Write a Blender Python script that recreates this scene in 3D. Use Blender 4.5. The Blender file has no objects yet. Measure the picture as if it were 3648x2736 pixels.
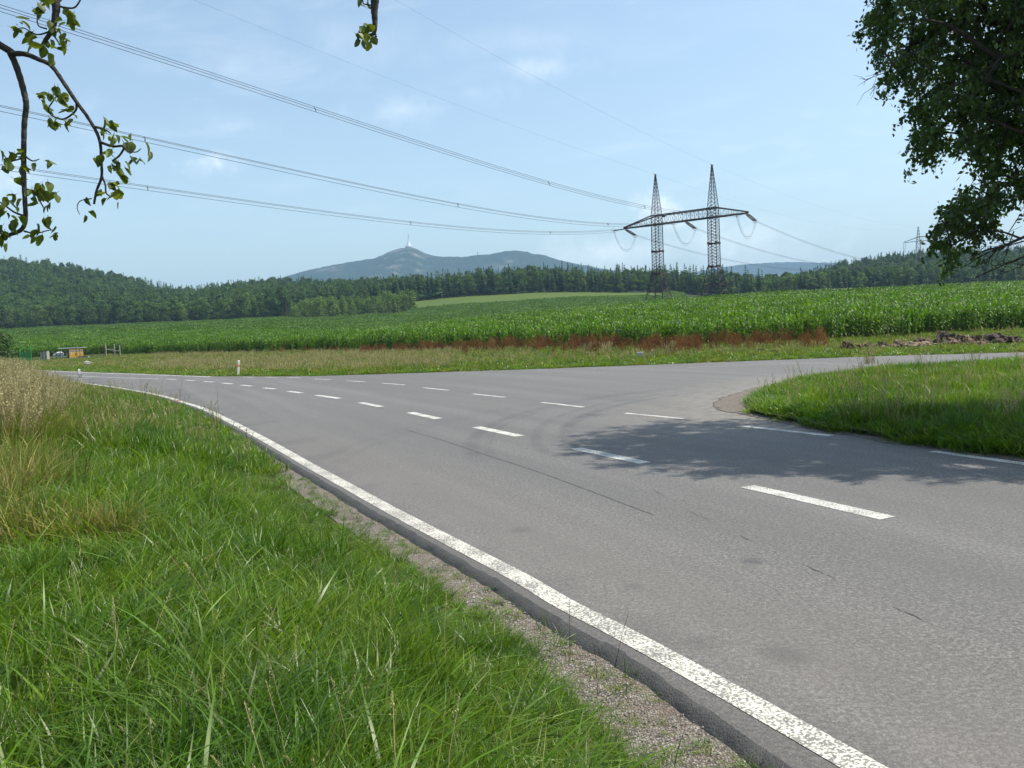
import bpy, math, random
import numpy as np
from mathutils import Vector, Matrix, Euler

random.seed(7)
RNG = np.random.default_rng(11)
R = math.radians
sc = bpy.context.scene
COL = sc.collection

# ----------------------------------------------------------------- camera, sky, sun, exposure
EYE = 2.1
F_PX = 2919.0                       # focal length in pixels of the 3648 px wide photograph
PITCH, ROLL = R(3.73), R(-2.4)
cam_d = bpy.data.cameras.new('camera')
cam_d.sensor_width = 36.0
cam_d.lens = 36.0 * F_PX / 3648.0
cam_d.clip_start = 0.05
cam_d.clip_end = 40000
cam = bpy.data.objects.new('camera', cam_d)
COL.objects.link(cam)
CAM_R = Matrix.Rotation(math.pi / 2 - PITCH, 3, 'X') @ Matrix.Rotation(ROLL, 3, 'Z')
cam.matrix_world = Matrix.Translation((0, 0, EYE)) @ CAM_R.to_4x4()
sc.camera = cam

SUN_EL, SUN_AZ = R(59), R(84)       # azimuth clockwise from +Y (the way the camera looks)
SUN_DIR = Vector((math.sin(SUN_AZ) * math.cos(SUN_EL), math.cos(SUN_AZ) * math.cos(SUN_EL), math.sin(SUN_EL)))

sc.view_settings.view_transform = 'Standard'
sc.view_settings.look = 'None'
sc.view_settings.exposure = 0.42
sc.view_settings.gamma = 1.0
sc.view_settings.use_curve_mapping = False
sc.cycles.max_bounces = 7
sc.cycles.diffuse_bounces = 3
sc.cycles.glossy_bounces = 2
sc.cycles.transmission_bounces = 4
sc.cycles.volume_bounces = 0
sc.cycles.transparent_max_bounces = 8
sc.cycles.use_denoising = True

sun_d = bpy.data.lights.new('sun', 'SUN')
sun_d.energy = 4.5
sun_d.angle = R(0.53)
sun_d.color = (1.0, 0.94, 0.84)
sun = bpy.data.objects.new('sun', sun_d)
COL.objects.link(sun)
sun.rotation_euler = SUN_DIR.to_track_quat('Z', 'Y').to_euler()
sun.location = (30, 10, 60)

world = bpy.data.worlds.new('World')
sc.world = world
world.use_nodes = True
wt = world.node_tree
wt.nodes.clear()


class NT:
    """small helper to write node trees"""
    def __init__(self, tree):
        self.t = tree

    def n(self, typ, **kw):
        nd = self.t.nodes.new(typ)
        for k, v in kw.items():
            setattr(nd, k, v)
        return nd

    def link(self, a, b):
        self.t.links.new(a, b)

    def put(self, sock, v):
        if isinstance(v, bpy.types.NodeSocket):
            self.link(v, sock)
        else:
            if sock.type == 'RGBA' and not isinstance(v, (int, float)) and len(v) == 3:
                v = (*v, 1.0)
            sock.default_value = v

    def math(self, op, a, b=0.0, c=0.0, clamp=False):
        nd = self.n('ShaderNodeMath', operation=op, use_clamp=clamp)
        self.put(nd.inputs[0], a); self.put(nd.inputs[1], b); self.put(nd.inputs[2], c)
        return nd.outputs[0]

    def vmath(self, op, a, b=(0, 0, 0), out=0):
        nd = self.n('ShaderNodeVectorMath', operation=op)
        self.put(nd.inputs[0], a)
        if op == 'SCALE':
            self.put(nd.inputs['Scale'], b)
        else:
            self.put(nd.inputs[1], b)
        return nd.outputs[out]

    def mix(self, fac, a, b, blend='MIX'):
        nd = self.n('ShaderNodeMix', data_type='RGBA', blend_type=blend)
        self.put(nd.inputs[0], fac); self.put(nd.inputs[6], a); self.put(nd.inputs[7], b)
        return nd.outputs[2]

    def ramp(self, fac, lo, hi, a=0.0, b=1.0, smooth=False):
        nd = self.n('ShaderNodeMapRange', clamp=True)
        if smooth:
            nd.interpolation_type = 'SMOOTHSTEP'
        self.put(nd.inputs[0], fac)
        nd.inputs[1].default_value = lo; nd.inputs[2].default_value = hi
        nd.inputs[3].default_value = a; nd.inputs[4].default_value = b
        return nd.outputs[0]

    def noise(self, vec, scale, detail=4, rough=0.5, dist=0.0):
        nd = self.n('ShaderNodeTexNoise')
        if vec is not None:
            self.link(vec, nd.inputs['Vector'])
        nd.inputs['Scale'].default_value = scale
        nd.inputs['Detail'].default_value = detail
        nd.inputs['Roughness'].default_value = rough
        nd.inputs['Distortion'].default_value = dist
        return nd.outputs['Fac']


W = NT(wt)
sky = W.n('ShaderNodeTexSky', sky_type='NISHITA', sun_disc=False)
sky.sun_elevation = SUN_EL
sky.sun_rotation = SUN_AZ
sky.altitude = 400
sky.air_density = 1.25
sky.dust_density = 2.2
sky.ozone_density = 2.2
# thin summer clouds, laid out by direction
dirv = W.n('ShaderNodeNewGeometry').outputs['Incoming']
dirv = W.vmath('SCALE', dirv, -1.0)
sep = W.n('ShaderNodeSeparateXYZ'); W.link(dirv, sep.inputs[0])
zc = W.math('MAXIMUM', sep.outputs[2], 0.0)


def sky_dir(px, py):
    v = CAM_R @ Vector(((px - 1824) / F_PX, -(py - 1368) / F_PX, -1.0))
    return v.normalized()


# high wisps: noise stretched on a cloud plane
inv = W.math('DIVIDE', 1.0, W.math('ADD', zc, 0.12))
cx = W.math('MULTIPLY', sep.outputs[0], inv)
cy = W.math('MULTIPLY', sep.outputs[1], inv)
comb = W.n('ShaderNodeCombineXYZ')
W.put(comb.inputs[0], W.math('ADD', cx, W.math('MULTIPLY', cy, 0.35))); W.put(comb.inputs[1], W.math('MULTIPLY', cy, 1.35))
wis = W.noise(comb.outputs[0], 2.7, 7, 0.62, 0.5)
big = W.noise(comb.outputs[0], 0.55, 2, 0.5)
wmask = W.math('MULTIPLY', W.ramp(wis, 0.46, 0.80, 0, 1, True), W.ramp(big, 0.38, 0.62, 0.15, 1, True))
cloud = W.math('MULTIPLY', wmask, W.math('MULTIPLY', W.ramp(zc, 0.09, 0.2, 0, 1), 0.16))


def puff(px, py, wx, wy, strength, soft=0.35, det=3.0):
    """a cloud of its own size at a direction of the sky"""
    global cloud
    d = sky_dir(px, py)
    right = Vector((d.y, -d.x, 0)).normalized()
    up = right.cross(d)
    dx = W.vmath('DOT_PRODUCT', dirv, right, 1)
    dy = W.vmath('DOT_PRODUCT', dirv, up, 1)
    fw = W.vmath('DOT_PRODUCT', dirv, d, 1)
    ex = W.math('DIVIDE', dx, wx / F_PX); ey = W.math('DIVIDE', dy, wy / F_PX)
    r = W.math('SQRT', W.math('ADD', W.math('POWER', ex, 2), W.math('POWER', ey, 2)))
    nz = W.noise(dirv, F_PX / wx * det * 0.5, 6, 0.62, 0.3)
    v = W.math('ADD', W.math('SUBTRACT', 1.0, r), W.math('MULTIPLY', W.math('SUBTRACT', nz, 0.5), 2.6))
    m = W.math('MULTIPLY', W.ramp(v, 0.1, 0.1 + soft * 2.5, 0, strength, True), W.ramp(fw, 0.0, 0.1))
    cloud = W.math('MAXIMUM', cloud, m)


puff(760, 585, 125, 60, 0.6, 0.8)
puff(1440, 395, 210, 80, 0.55, 1.1)
puff(1330, 150, 420, 140, 0.5, 1.5)
puff(1950, 235, 260, 70, 0.55, 0.9)
puff(1900, 150, 520, 80, 0.42, 1.3)
puff(1680, 330, 220, 60, 0.28, 1.0)
puff(650, 240, 300, 60, 0.25, 1.0)
puff(850, 455, 190, 50, 0.30, 0.9)
puff(40, 640, 150, 90, 0.6, 0.7)
puff(2200, 900, 360, 110, 0.5, 0.5)
puff(2680, 860, 360, 150, 0.5, 0.5)
puff(2350, 760, 150, 95, 0.5, 0.5)
puff(3020, 930, 240, 60, 0.35, 0.9)

ccol = W.mix(W.ramp(zc, 0.0, 0.35), (9.8, 8.9, 9.1), (9.4, 9.0, 9.3))
skyc = W.mix(cloud, sky.outputs[0], ccol)
hsv = W.n('ShaderNodeHueSaturation'); W.put(hsv.inputs['Color'], W.mix(1.0, skyc, (0.94, 1.03, 0.99), 'MULTIPLY'))
hsv.inputs['Saturation'].default_value = 0.84
bg = W.n('ShaderNodeBackground'); W.link(hsv.outputs[0], bg.inputs[0])
bg.inputs[1].default_value = 0.15
wo = W.n('ShaderNodeOutputWorld'); W.link(bg.outputs[0], wo.inputs[0])


# ----------------------------------------------------------------- measuring helpers (photo pixel -> place)
def ray(px, py):
    return CAM_R @ Vector(((px - 1824) / F_PX, -(py - 1368) / F_PX, -1.0))


def P(px, py, Y):
    """place seen at a photo pixel, Y metres ahead"""
    v = ray(px, py)
    return Vector((v.x / v.y * Y, Y, EYE + v.z / v.y * Y))


def G(px, py, z=0.0):
    """place on the level z seen at a photo pixel"""
    v = ray(px, py)
    k = (z - EYE) / v.z
    return Vector((v.x * k, v.y * k, z))


CRI = np.array(CAM_R.transposed())


def proj(p):
    """(N,3) places -> photo pixels"""
    q = (np.asarray(p, float) - np.array([0, 0, EYE])) @ CRI.T
    return np.stack([1824 + F_PX * q[:, 0] / -q[:, 2], 1368 - F_PX * q[:, 1] / -q[:, 2]], 1), -q[:, 2]


def in_poly(x, y, poly):
    x = np.asarray(x, float); y = np.asarray(y, float)
    inside = np.zeros(x.shape, bool)
    n = len(poly)
    j = n - 1
    for i in range(n):
        xi, yi = poly[i][0], poly[i][1]
        xj, yj = poly[j][0], poly[j][1]
        c = ((yi > y) != (yj > y)) & (x < (xj - xi) * (y - yi) / (yj - yi + 1e-12) + xi)
        inside ^= c
        j = i
    return inside


def polydist(x, y, pl):
    """distance to a polyline and signed side (positive = left of travel)"""
    x = np.asarray(x, float); y = np.asarray(y, float)
    best = np.full(x.shape, 1e9); side = np.zeros(x.shape)
    for a, b in zip(pl[:-1], pl[1:]):
        dx, dy = b[0] - a[0], b[1] - a[1]
        L2 = dx * dx + dy * dy
        t = np.clip(((x - a[0]) * dx + (y - a[1]) * dy) / L2, 0, 1)
        ex, ey = x - a[0] - t * dx, y - a[1] - t * dy
        d = np.hypot(ex, ey)
        s = np.sign(dx * (y - a[1]) - dy * (x - a[0]))
        m = d < best
        best = np.where(m, d, best); side = np.where(m, s, side)
    return best * side


def smooth_line(pts, n=6):
    """Catmull-Rom through 2D/3D points"""
    P_ = [np.array(p, float) for p in pts]
    P_ = [2 * P_[0] - P_[1]] + P_ + [2 * P_[-1] - P_[-2]]
    out = []
    for i in range(1, len(P_) - 2):
        p0, p1, p2, p3 = P_[i - 1:i + 3]
        for k in range(n):
            t = k / n
            out.append(0.5 * ((2 * p1) + (-p0 + p2) * t + (2 * p0 - 5 * p1 + 4 * p2 - p3) * t * t + (-p0 + 3 * p1 - 3 * p2 + p3) * t ** 3))
    out.append(P_[-2])
    return np.array(out)


def vnoise(x, y, s, seed=0):
    """cheap smooth value noise, -1..1"""
    x = np.asarray(x, float) / s; y = np.asarray(y, float) / s
    xi = np.floor(x).astype(int); yi = np.floor(y).astype(int)
    fx = x - xi; fy = y - yi
    fx = fx * fx * (3 - 2 * fx); fy = fy * fy * (3 - 2 * fy)

    def h(a, b):
        v = (a * 374761393 + b * 668265263 + seed * 144665) & 0x7fffffff
        v = ((v ^ (v >> 13)) * 1274126177) & 0x7fffffff
        return ((v ^ (v >> 16)) & 0xffff) / 32767.5 - 1
    return (h(xi, yi) * (1 - fx) + h(xi + 1, yi) * fx) * (1 - fy) + (h(xi, yi + 1) * (1 - fx) + h(xi + 1, yi + 1) * fx) * fy


# ----------------------------------------------------------------- mesh helpers
class MB:
    def __init__(self):
        self.v = []; self.f = []; self.m = []; self.c = []

    def add(self, vs, fs, mat=0, col=None):
        o = len(self.v)
        self.v.extend([tuple(map(float, p)) for p in vs])
        self.f.extend([tuple(i + o for i in f) for f in fs])
        self.m.extend([mat] * len(fs))
        if col is not None:
            while len(self.c) < o:
                self.c.append((1, 1, 1, 1))
            self.c.extend([col] * len(vs))

    def box(self, c, s, rot=None, mat=0):
        x, y, z = s[0] / 2, s[1] / 2, s[2] / 2
        vs = [Vector((a * x, b * y, d * z)) for a in (-1, 1) for b in (-1, 1) for d in (-1, 1)]
        if rot is not None:
            vs = [rot @ v for v in vs]
        vs = [v + Vector(c) for v in vs]
        self.add(vs, [(0, 1, 3, 2), (4, 6, 7, 5), (0, 4, 5, 1), (2, 3, 7, 6), (0, 2, 6, 4), (1, 5, 7, 3)], mat)

    def bar(self, a, b, w, mat=0, sides=4):
        a = Vector(a); b = Vector(b)
        self.tube([a, b], [w / 2 * 1.2, w / 2 * 1.2], sides, mat)

    def tube(self, pts, rad, sides=6, mat=0, cap=True):
        pts = [Vector(p) for p in pts]
        n = len(pts)
        if not hasattr(rad, '__len__'):
            rad = [rad] * n
        vs = []; fs = []
        up = None
        for i, p in enumerate(pts):
            d = (pts[min(i + 1, n - 1)] - pts[max(i - 1, 0)])
            if d.length < 1e-9:
                d = Vector((0, 0, 1))
            d.normalize()
            if up is None:
                up = Vector((0, 0, 1)) if abs(d.z) < 0.9 else Vector((1, 0, 0))
            a = d.cross(up)
            if a.length < 1e-5:
                a = d.cross(Vector((0.3, 1, 0.2)))
            a.normalize(); b = a.cross(d).normalized(); up = b
            for k in range(sides):
                t = 2 * math.pi * k / sides
                vs.append(p + (a * math.cos(t) + b * math.sin(t)) * rad[i])
        for i in range(n - 1):
            for k in range(sides):
                k2 = (k + 1) % sides
                fs.append((i * sides + k, i * sides + k2, (i + 1) * sides + k2, (i + 1) * sides + k))
        if cap:
            fs.append(tuple(range(sides))[::-1])
            fs.append(tuple((n - 1) * sides + k for k in range(sides)))
        self.add(vs, fs, mat)

    def lathe(self, prof, sides=16, c=(0, 0, 0), mat=0):
        vs = []; fs = []
        for r, z in prof:
            for k in range(sides):
                t = 2 * math.pi * k / sides
                vs.append((c[0] + r * math.cos(t), c[1] + r * math.sin(t), c[2] + z))
        for i in range(len(prof) - 1):
            for k in range(sides):
                k2 = (k + 1) % sides
                fs.append((i * sides + k, i * sides + k2, (i + 1) * sides + k2, (i + 1) * sides + k))
        fs.append(tuple((len(prof) - 1) * sides + k for k in range(sides)))
        self.add(vs, fs, mat)

    def mesh(self, name, mats, smooth=False):
        me = bpy.data.meshes.new(name)
        me.from_pydata(self.v, [], self.f)
        for m in (mats if isinstance(mats, (list, tuple)) else [mats]):
            me.materials.append(m)
        if len(me.materials) > 1:
            me.polygons.foreach_set('material_index', self.m)
        if self.c:
            while len(self.c) < len(self.v):
                self.c.append((1, 1, 1, 1))
            at = me.color_attributes.new('tint', 'FLOAT_COLOR', 'POINT')
            at.data.foreach_set('color', np.array(self.c, dtype=np.float32).ravel())
        if smooth:
            me.polygons.foreach_set('use_smooth', [True] * len(me.polygons))
        me.update()
        return me


def np_mesh(name, verts, quads, mats, tint=None, smooth=False, attr='tint'):
    me = bpy.data.meshes.new(name)
    verts = np.asarray(verts, np.float32); quads = np.asarray(quads, np.int32)
    k = quads.shape[1]
    me.vertices.add(len(verts)); me.vertices.foreach_set('co', verts.ravel())
    me.loops.add(quads.size); me.loops.foreach_set('vertex_index', quads.ravel())
    me.polygons.add(len(quads)); me.polygons.foreach_set('loop_start', np.arange(len(quads), dtype=np.int32) * k)
    for m in (mats if isinstance(mats, (list, tuple)) else [mats]):
        me.materials.append(m)
    if tint is not None:
        t = np.ones((len(verts), 4), np.float32); t[:, :3] = tint
        at = me.color_attributes.new(attr, 'FLOAT_COLOR', 'POINT')
        at.data.foreach_set('color', t.ravel())
    me.update(calc_edges=True)
    if smooth:
        me.polygons.foreach_set('use_smooth', [True] * len(me.polygons))
    me.validate()
    return me


def link(name, data, parent=None, loc=None, rot=None, scl=None):
    o = bpy.data.objects.new(name, data)
    COL.objects.link(o)
    if parent is not None:
        o.parent = parent
    if loc is not None:
        o.location = loc
    if rot is not None:
        o.rotation_euler = rot
    if scl is not None:
        o.scale = scl if hasattr(scl, '__len__') else (scl, scl, scl)
    return o


def tag(o, label=None, cat=None, group=None, kind=None):
    if label: o['label'] = label
    if cat: o['category'] = cat
    if group: o['group'] = group
    if kind: o['kind'] = kind
    return o


def copy_tree(o, parent=None):
    c = o.copy(); COL.objects.link(c); c.parent = parent
    for ch in list(o.children):
        copy_tree(ch, c)
    return c


def scatter(name, pts, rot, scl, idx, sources, label=None, parent=None):
    """one 'stuff' object: geometry-node instances of the given meshes"""
    n = len(pts)
    coll = bpy.data.collections.new('kit_' + name)
    for i, s in enumerate(sources):
        so = bpy.data.objects.new('kit_%s_%02d' % (name, i), s)
        coll.objects.link(so)
    me = bpy.data.meshes.new(name)
    me.vertices.add(n); me.vertices.foreach_set('co', np.asarray(pts, np.float32).ravel())
    a = me.attributes.new('rot', 'FLOAT_VECTOR', 'POINT'); a.data.foreach_set('vector', np.asarray(rot, np.float32).ravel())
    a = me.attributes.new('scl', 'FLOAT_VECTOR', 'POINT'); a.data.foreach_set('vector', np.asarray(scl, np.float32).ravel())
    a = me.attributes.new('idx', 'INT', 'POINT'); a.data.foreach_set('value', np.asarray(idx, np.int32))
    o = link(name, me, parent)
    ng = bpy.data.node_groups.new('scatter_' + name, 'GeometryNodeTree')
    ng.interface.new_socket('Geometry', in_out='INPUT', socket_type='NodeSocketGeometry')
    ng.interface.new_socket('Geometry', in_out='OUTPUT', socket_type='NodeSocketGeometry')
    gi = ng.nodes.new('NodeGroupInput'); go = ng.nodes.new('NodeGroupOutput')
    ip = ng.nodes.new('GeometryNodeInstanceOnPoints')
    ci = ng.nodes.new('GeometryNodeCollectionInfo')
    ci.inputs['Collection'].default_value = coll
    ci.inputs['Separate Children'].default_value = True
    ci.inputs['Reset Children'].default_value = True
    ip.inputs['Pick Instance'].default_value = True

    def named(nm, ty):
        nd = ng.nodes.new('GeometryNodeInputNamedAttribute'); nd.data_type = ty
        nd.inputs[0].default_value = nm
        return nd.outputs[0]
    e2r = ng.nodes.new('FunctionNodeEulerToRotation')
    ng.links.new(named('rot', 'FLOAT_VECTOR'), e2r.inputs[0])
    ng.links.new(gi.outputs[0], ip.inputs['Points'])
    ng.links.new(ci.outputs[0], ip.inputs['Instance'])
    ng.links.new(named('idx', 'INT'), ip.inputs['Instance Index'])
    ng.links.new(e2r.outputs[0], ip.inputs['Rotation'])
    ng.links.new(named('scl', 'FLOAT_VECTOR'), ip.inputs['Scale'])
    ng.links.new(ip.outputs[0], go.inputs[0])
    md = o.modifiers.new('scatter', 'NODES'); md.node_group = ng
    tag(o, label=label, kind='stuff')
    return o


# ----------------------------------------------------------------- materials
def new_mat(name):
    m = bpy.data.materials.new(name); m.use_nodes = True
    t = m.node_tree
    t.nodes.clear()
    N = NT(t)
    out = N.n('ShaderNodeOutputMaterial')
    return m, N, out


def plain(name, col, rough=0.6, metal=0.0, noise_scale=8.0, amount=0.18, bump=0.0, spec=0.4):
    m, N, out = new_mat(name)
    tc = N.n('ShaderNodeTexCoord').outputs['Object']
    nz = N.noise(tc, noise_scale, 5, 0.6)
    c2 = tuple(x * (1 - amount) for x in col)
    c1 = tuple(min(1, x * (1 + amount)) for x in col)
    b = N.n('ShaderNodeBsdfPrincipled')
    N.put(b.inputs['Base Color'], N.mix(N.ramp(nz, 0.3, 0.7), c2, c1))
    b.inputs['Roughness'].default_value = rough
    b.inputs['Metallic'].default_value = metal
    b.inputs['Specular IOR Level'].default_value = spec
    if bump:
        bp = N.n('ShaderNodeBump'); bp.inputs['Strength'].default_value = bump; bp.inputs['Distance'].default_value = 0.02
        N.link(nz, bp.inputs['Height']); N.link(bp.outputs[0], b.inputs['Normal'])
    N.link(b.outputs[0], out.inputs[0])
    return m


def leafy(name, c_lo, c_hi, transl=0.4, rough=0.45, spec=0.35, tcol=None, vary=0.25, patch=None, patch_scale=0.5):
    """foliage: per-vertex tint x per-instance variation, reflecting and letting light through"""
    m, N, out = new_mat(name)
    at = N.n('ShaderNodeVertexColor'); at.layer_name = 'tint'
    rnd = N.n('ShaderNodeObjectInfo').outputs['Random']
    base = N.mix(rnd, c_lo, c_hi)
    if patch is not None:
        pos = N.n('ShaderNodeNewGeometry').outputs['Position']
        pn = N.ramp(N.noise(pos, patch_scale, 3, 0.6), 0.42, 0.66)
        base = N.mix(N.math('MULTIPLY', pn, 0.7), base, patch)
    base = N.mix(1.0, base, at.outputs[0], 'MULTIPLY')
    hv = N.n('ShaderNodeHueSaturation'); N.put(hv.inputs['Color'], base)
    r2 = N.math('FRACT', N.math('MULTIPLY', rnd, 17.31))
    N.put(hv.inputs['Value'], N.ramp(r2, 0, 1, 1 - vary, 1 + vary))
    b = N.n('ShaderNodeBsdfPrincipled')
    N.link(hv.outputs[0], b.inputs['Base Color'])
    b.inputs['Roughness'].default_value = rough
    b.inputs['Specular IOR Level'].default_value = spec
    tr = N.n('ShaderNodeBsdfTranslucent')
    tc_ = N.mix(1.0, hv.outputs[0], tcol or (1.25, 1.35, 0.6), 'MULTIPLY')
    N.link(tc_, tr.inputs[0])
    mx = N.n('ShaderNodeMixShader'); mx.inputs[0].default_value = transl
    N.link(b.outputs[0], mx.inputs[1]); N.link(tr.outputs[0], mx.inputs[2])
    N.link(mx.outputs[0], out.inputs[0])
    return m


M = {}
M['grass'] = leafy('grass_green', (0.088, 0.190, 0.012), (0.165, 0.265, 0.018), 0.45, 0.40, 0.5, patch=(0.048, 0.140, 0.016), patch_scale=0.9)
M['grass_mix'] = leafy('grass_mixed', (0.135, 0.18, 0.024), (0.21, 0.235, 0.045), 0.42, 0.5, 0.3, patch=(0.07, 0.15, 0.025), patch_scale=0.25)
M['grass_dry'] = leafy('grass_dry', (0.22, 0.215, 0.07), (0.33, 0.31, 0.115), 0.35, 0.6, 0.2, tcol=(1.1, 1.0, 0.7))
M['seed'] = leafy('seed_heads', (0.36, 0.315, 0.15), (0.48, 0.42, 0.23), 0.3, 0.7, 0.2, tcol=(1.1, 1.0, 0.8))
M['dock'] = leafy('dock_red', (0.16, 0.070, 0.028), (0.27, 0.15, 0.055), 0.25, 0.7, 0.15, tcol=(1.2, 0.9, 0.6))
M['corn'] = leafy('maize_leaf', (0.066, 0.150, 0.009), (0.105, 0.195, 0.014), 0.38, 0.45, 0.25, tcol=(1.4, 1.5, 0.5), vary=0.15)
M['corn_far'] = leafy('maize_leaf_far', (0.066, 0.140, 0.014), (0.090, 0.168, 0.018), 0.3, 0.5, 0.25, tcol=(1.4, 1.5, 0.5), vary=0.15)
M['conifer'] = leafy('spruce_needles', (0.030, 0.075, 0.020), (0.060, 0.118, 0.026), 0.15, 0.7, 0.2, vary=0.3)
M['pine'] = leafy('pine_needles', (0.052, 0.105, 0.022), (0.088, 0.155, 0.028), 0.2, 0.7, 0.2, vary=0.3, patch=(0.095, 0.145, 0.05), patch_scale=0.02)
M['copse'] = leafy('copse_leaves', (0.10, 0.165, 0.034), (0.145, 0.215, 0.042), 0.3, 0.6, 0.2, vary=0.2)
M['broad'] = leafy('broad_leaves', (0.065, 0.13, 0.020), (0.135, 0.205, 0.030), 0.3, 0.5, 0.3, vary=0.3, patch=(0.05, 0.095, 0.028), patch_scale=0.02)
M['tree_leaf'] = leafy('roadside_tree_leaves', (0.030, 0.062, 0.013), (0.062, 0.10, 0.018), 0.36, 0.4, 0.4, tcol=(1.6, 1.7, 0.5))
M['apple_leaf'] = leafy('apple_leaves', (0.07, 0.12, 0.022), (0.13, 0.17, 0.03), 0.45, 0.45, 0.35, tcol=(1.7, 1.5, 0.45), vary=0.3)
M['bark'] = plain('bark', (0.045, 0.037, 0.028), 0.9, noise_scale=14, amount=0.5, bump=0.7)
M['apple_bark'] = plain('apple_bark', (0.055, 0.048, 0.042), 0.9, noise_scale=40, amount=0.5, bump=0.7)
M['far_bark'] = plain('far_bark', (0.09, 0.06, 0.045), 0.9, noise_scale=2, amount=0.4)
M['apple'] = plain('green_apple', (0.30, 0.33, 0.06), 0.4, noise_scale=30, amount=0.2)
M['steel'] = plain('weathered_steel', (0.045, 0.034, 0.032), 0.75, 0.2, 0.8, 0.35)
M['rust'] = plain('rusty_steel', (0.062, 0.042, 0.036), 0.85, 0.1, 1.5, 0.5)
M['steel_far'] = plain('grey_steel', (0.10, 0.105, 0.11), 0.6, 0.3, 0.8, 0.2)
M['insulator'] = plain('brown_insulator', (0.025, 0.018, 0.016), 0.55, 0.0, 3, 0.2)
M['wire'] = plain('aluminium_conductor', (0.05, 0.05, 0.055), 0.5, 0.5, 3, 0.1)
M['white_plastic'] = plain('white_plastic', (0.78, 0.78, 0.76), 0.45, noise_scale=6, amount=0.06)
M['post_white'] = leafy('white_post_plastic', (0.80, 0.80, 0.76), (0.80, 0.80, 0.76), 0.45, 0.4, 0.4, tcol=(1, 1, 1), vary=0.0)
M['black_plastic'] = plain('black_plastic', (0.02, 0.02, 0.022), 0.5, noise_scale=8, amount=0.2)
M['red_reflector'] = plain('orange_red_reflector', (0.55, 0.09, 0.03), 0.35, noise_scale=10, amount=0.15)
M['grey_reflector'] = plain('grey_reflector', (0.45, 0.50, 0.52), 0.3, noise_scale=10, amount=0.15)
M['yellow'] = plain('yellow_paint', (0.62, 0.33, 0.03), 0.5, noise_scale=3, amount=0.08)
M['brown_paint'] = plain('brown_paint', (0.06, 0.04, 0.035), 0.6, noise_scale=3)
M['band_blue'] = plain('grey_blue_paint', (0.22, 0.27, 0.32), 0.6, noise_scale=3)
M['pale_print'] = plain('pale_print', (0.72, 0.72, 0.66), 0.6, noise_scale=3, amount=0.05)
M['sheet_metal'] = plain('pale_sheet_metal', (0.50, 0.55, 0.57), 0.4, 0.4, 3, 0.1)
M['green_paint'] = plain('green_paint', (0.03, 0.36, 0.08), 0.5, noise_scale=4, amount=0.15)
M['green_panel'] = plain('green_panel', (0.04, 0.26, 0.08), 0.5, noise_scale=4, amount=0.2)
M['concrete'] = plain('concrete', (0.38, 0.36, 0.31), 0.9, noise_scale=9, amount=0.3, bump=0.4)
M['stone'] = plain('marker_stone', (0.42, 0.41, 0.37), 0.9, noise_scale=14, amount=0.35, bump=0.5)
M['wood_pale'] = plain('weathered_wood', (0.36, 0.33, 0.27), 0.85, noise_scale=7, amount=0.3)
M['tarp'] = plain('white_sheeting', (0.62, 0.63, 0.65), 0.6, noise_scale=5, amount=0.1)
M['soil'] = plain('dug_soil', (0.13, 0.088, 0.056), 0.95, noise_scale=4, amount=0.5, bump=1.0)
M['soil_dark'] = plain('dark_clod', (0.075, 0.055, 0.042), 0.95, noise_scale=5, amount=0.5, bump=1.0)
M['soil_pale'] = plain('pale_subsoil', (0.30, 0.22, 0.145), 0.95, noise_scale=4, amount=0.35, bump=1.0)


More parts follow.
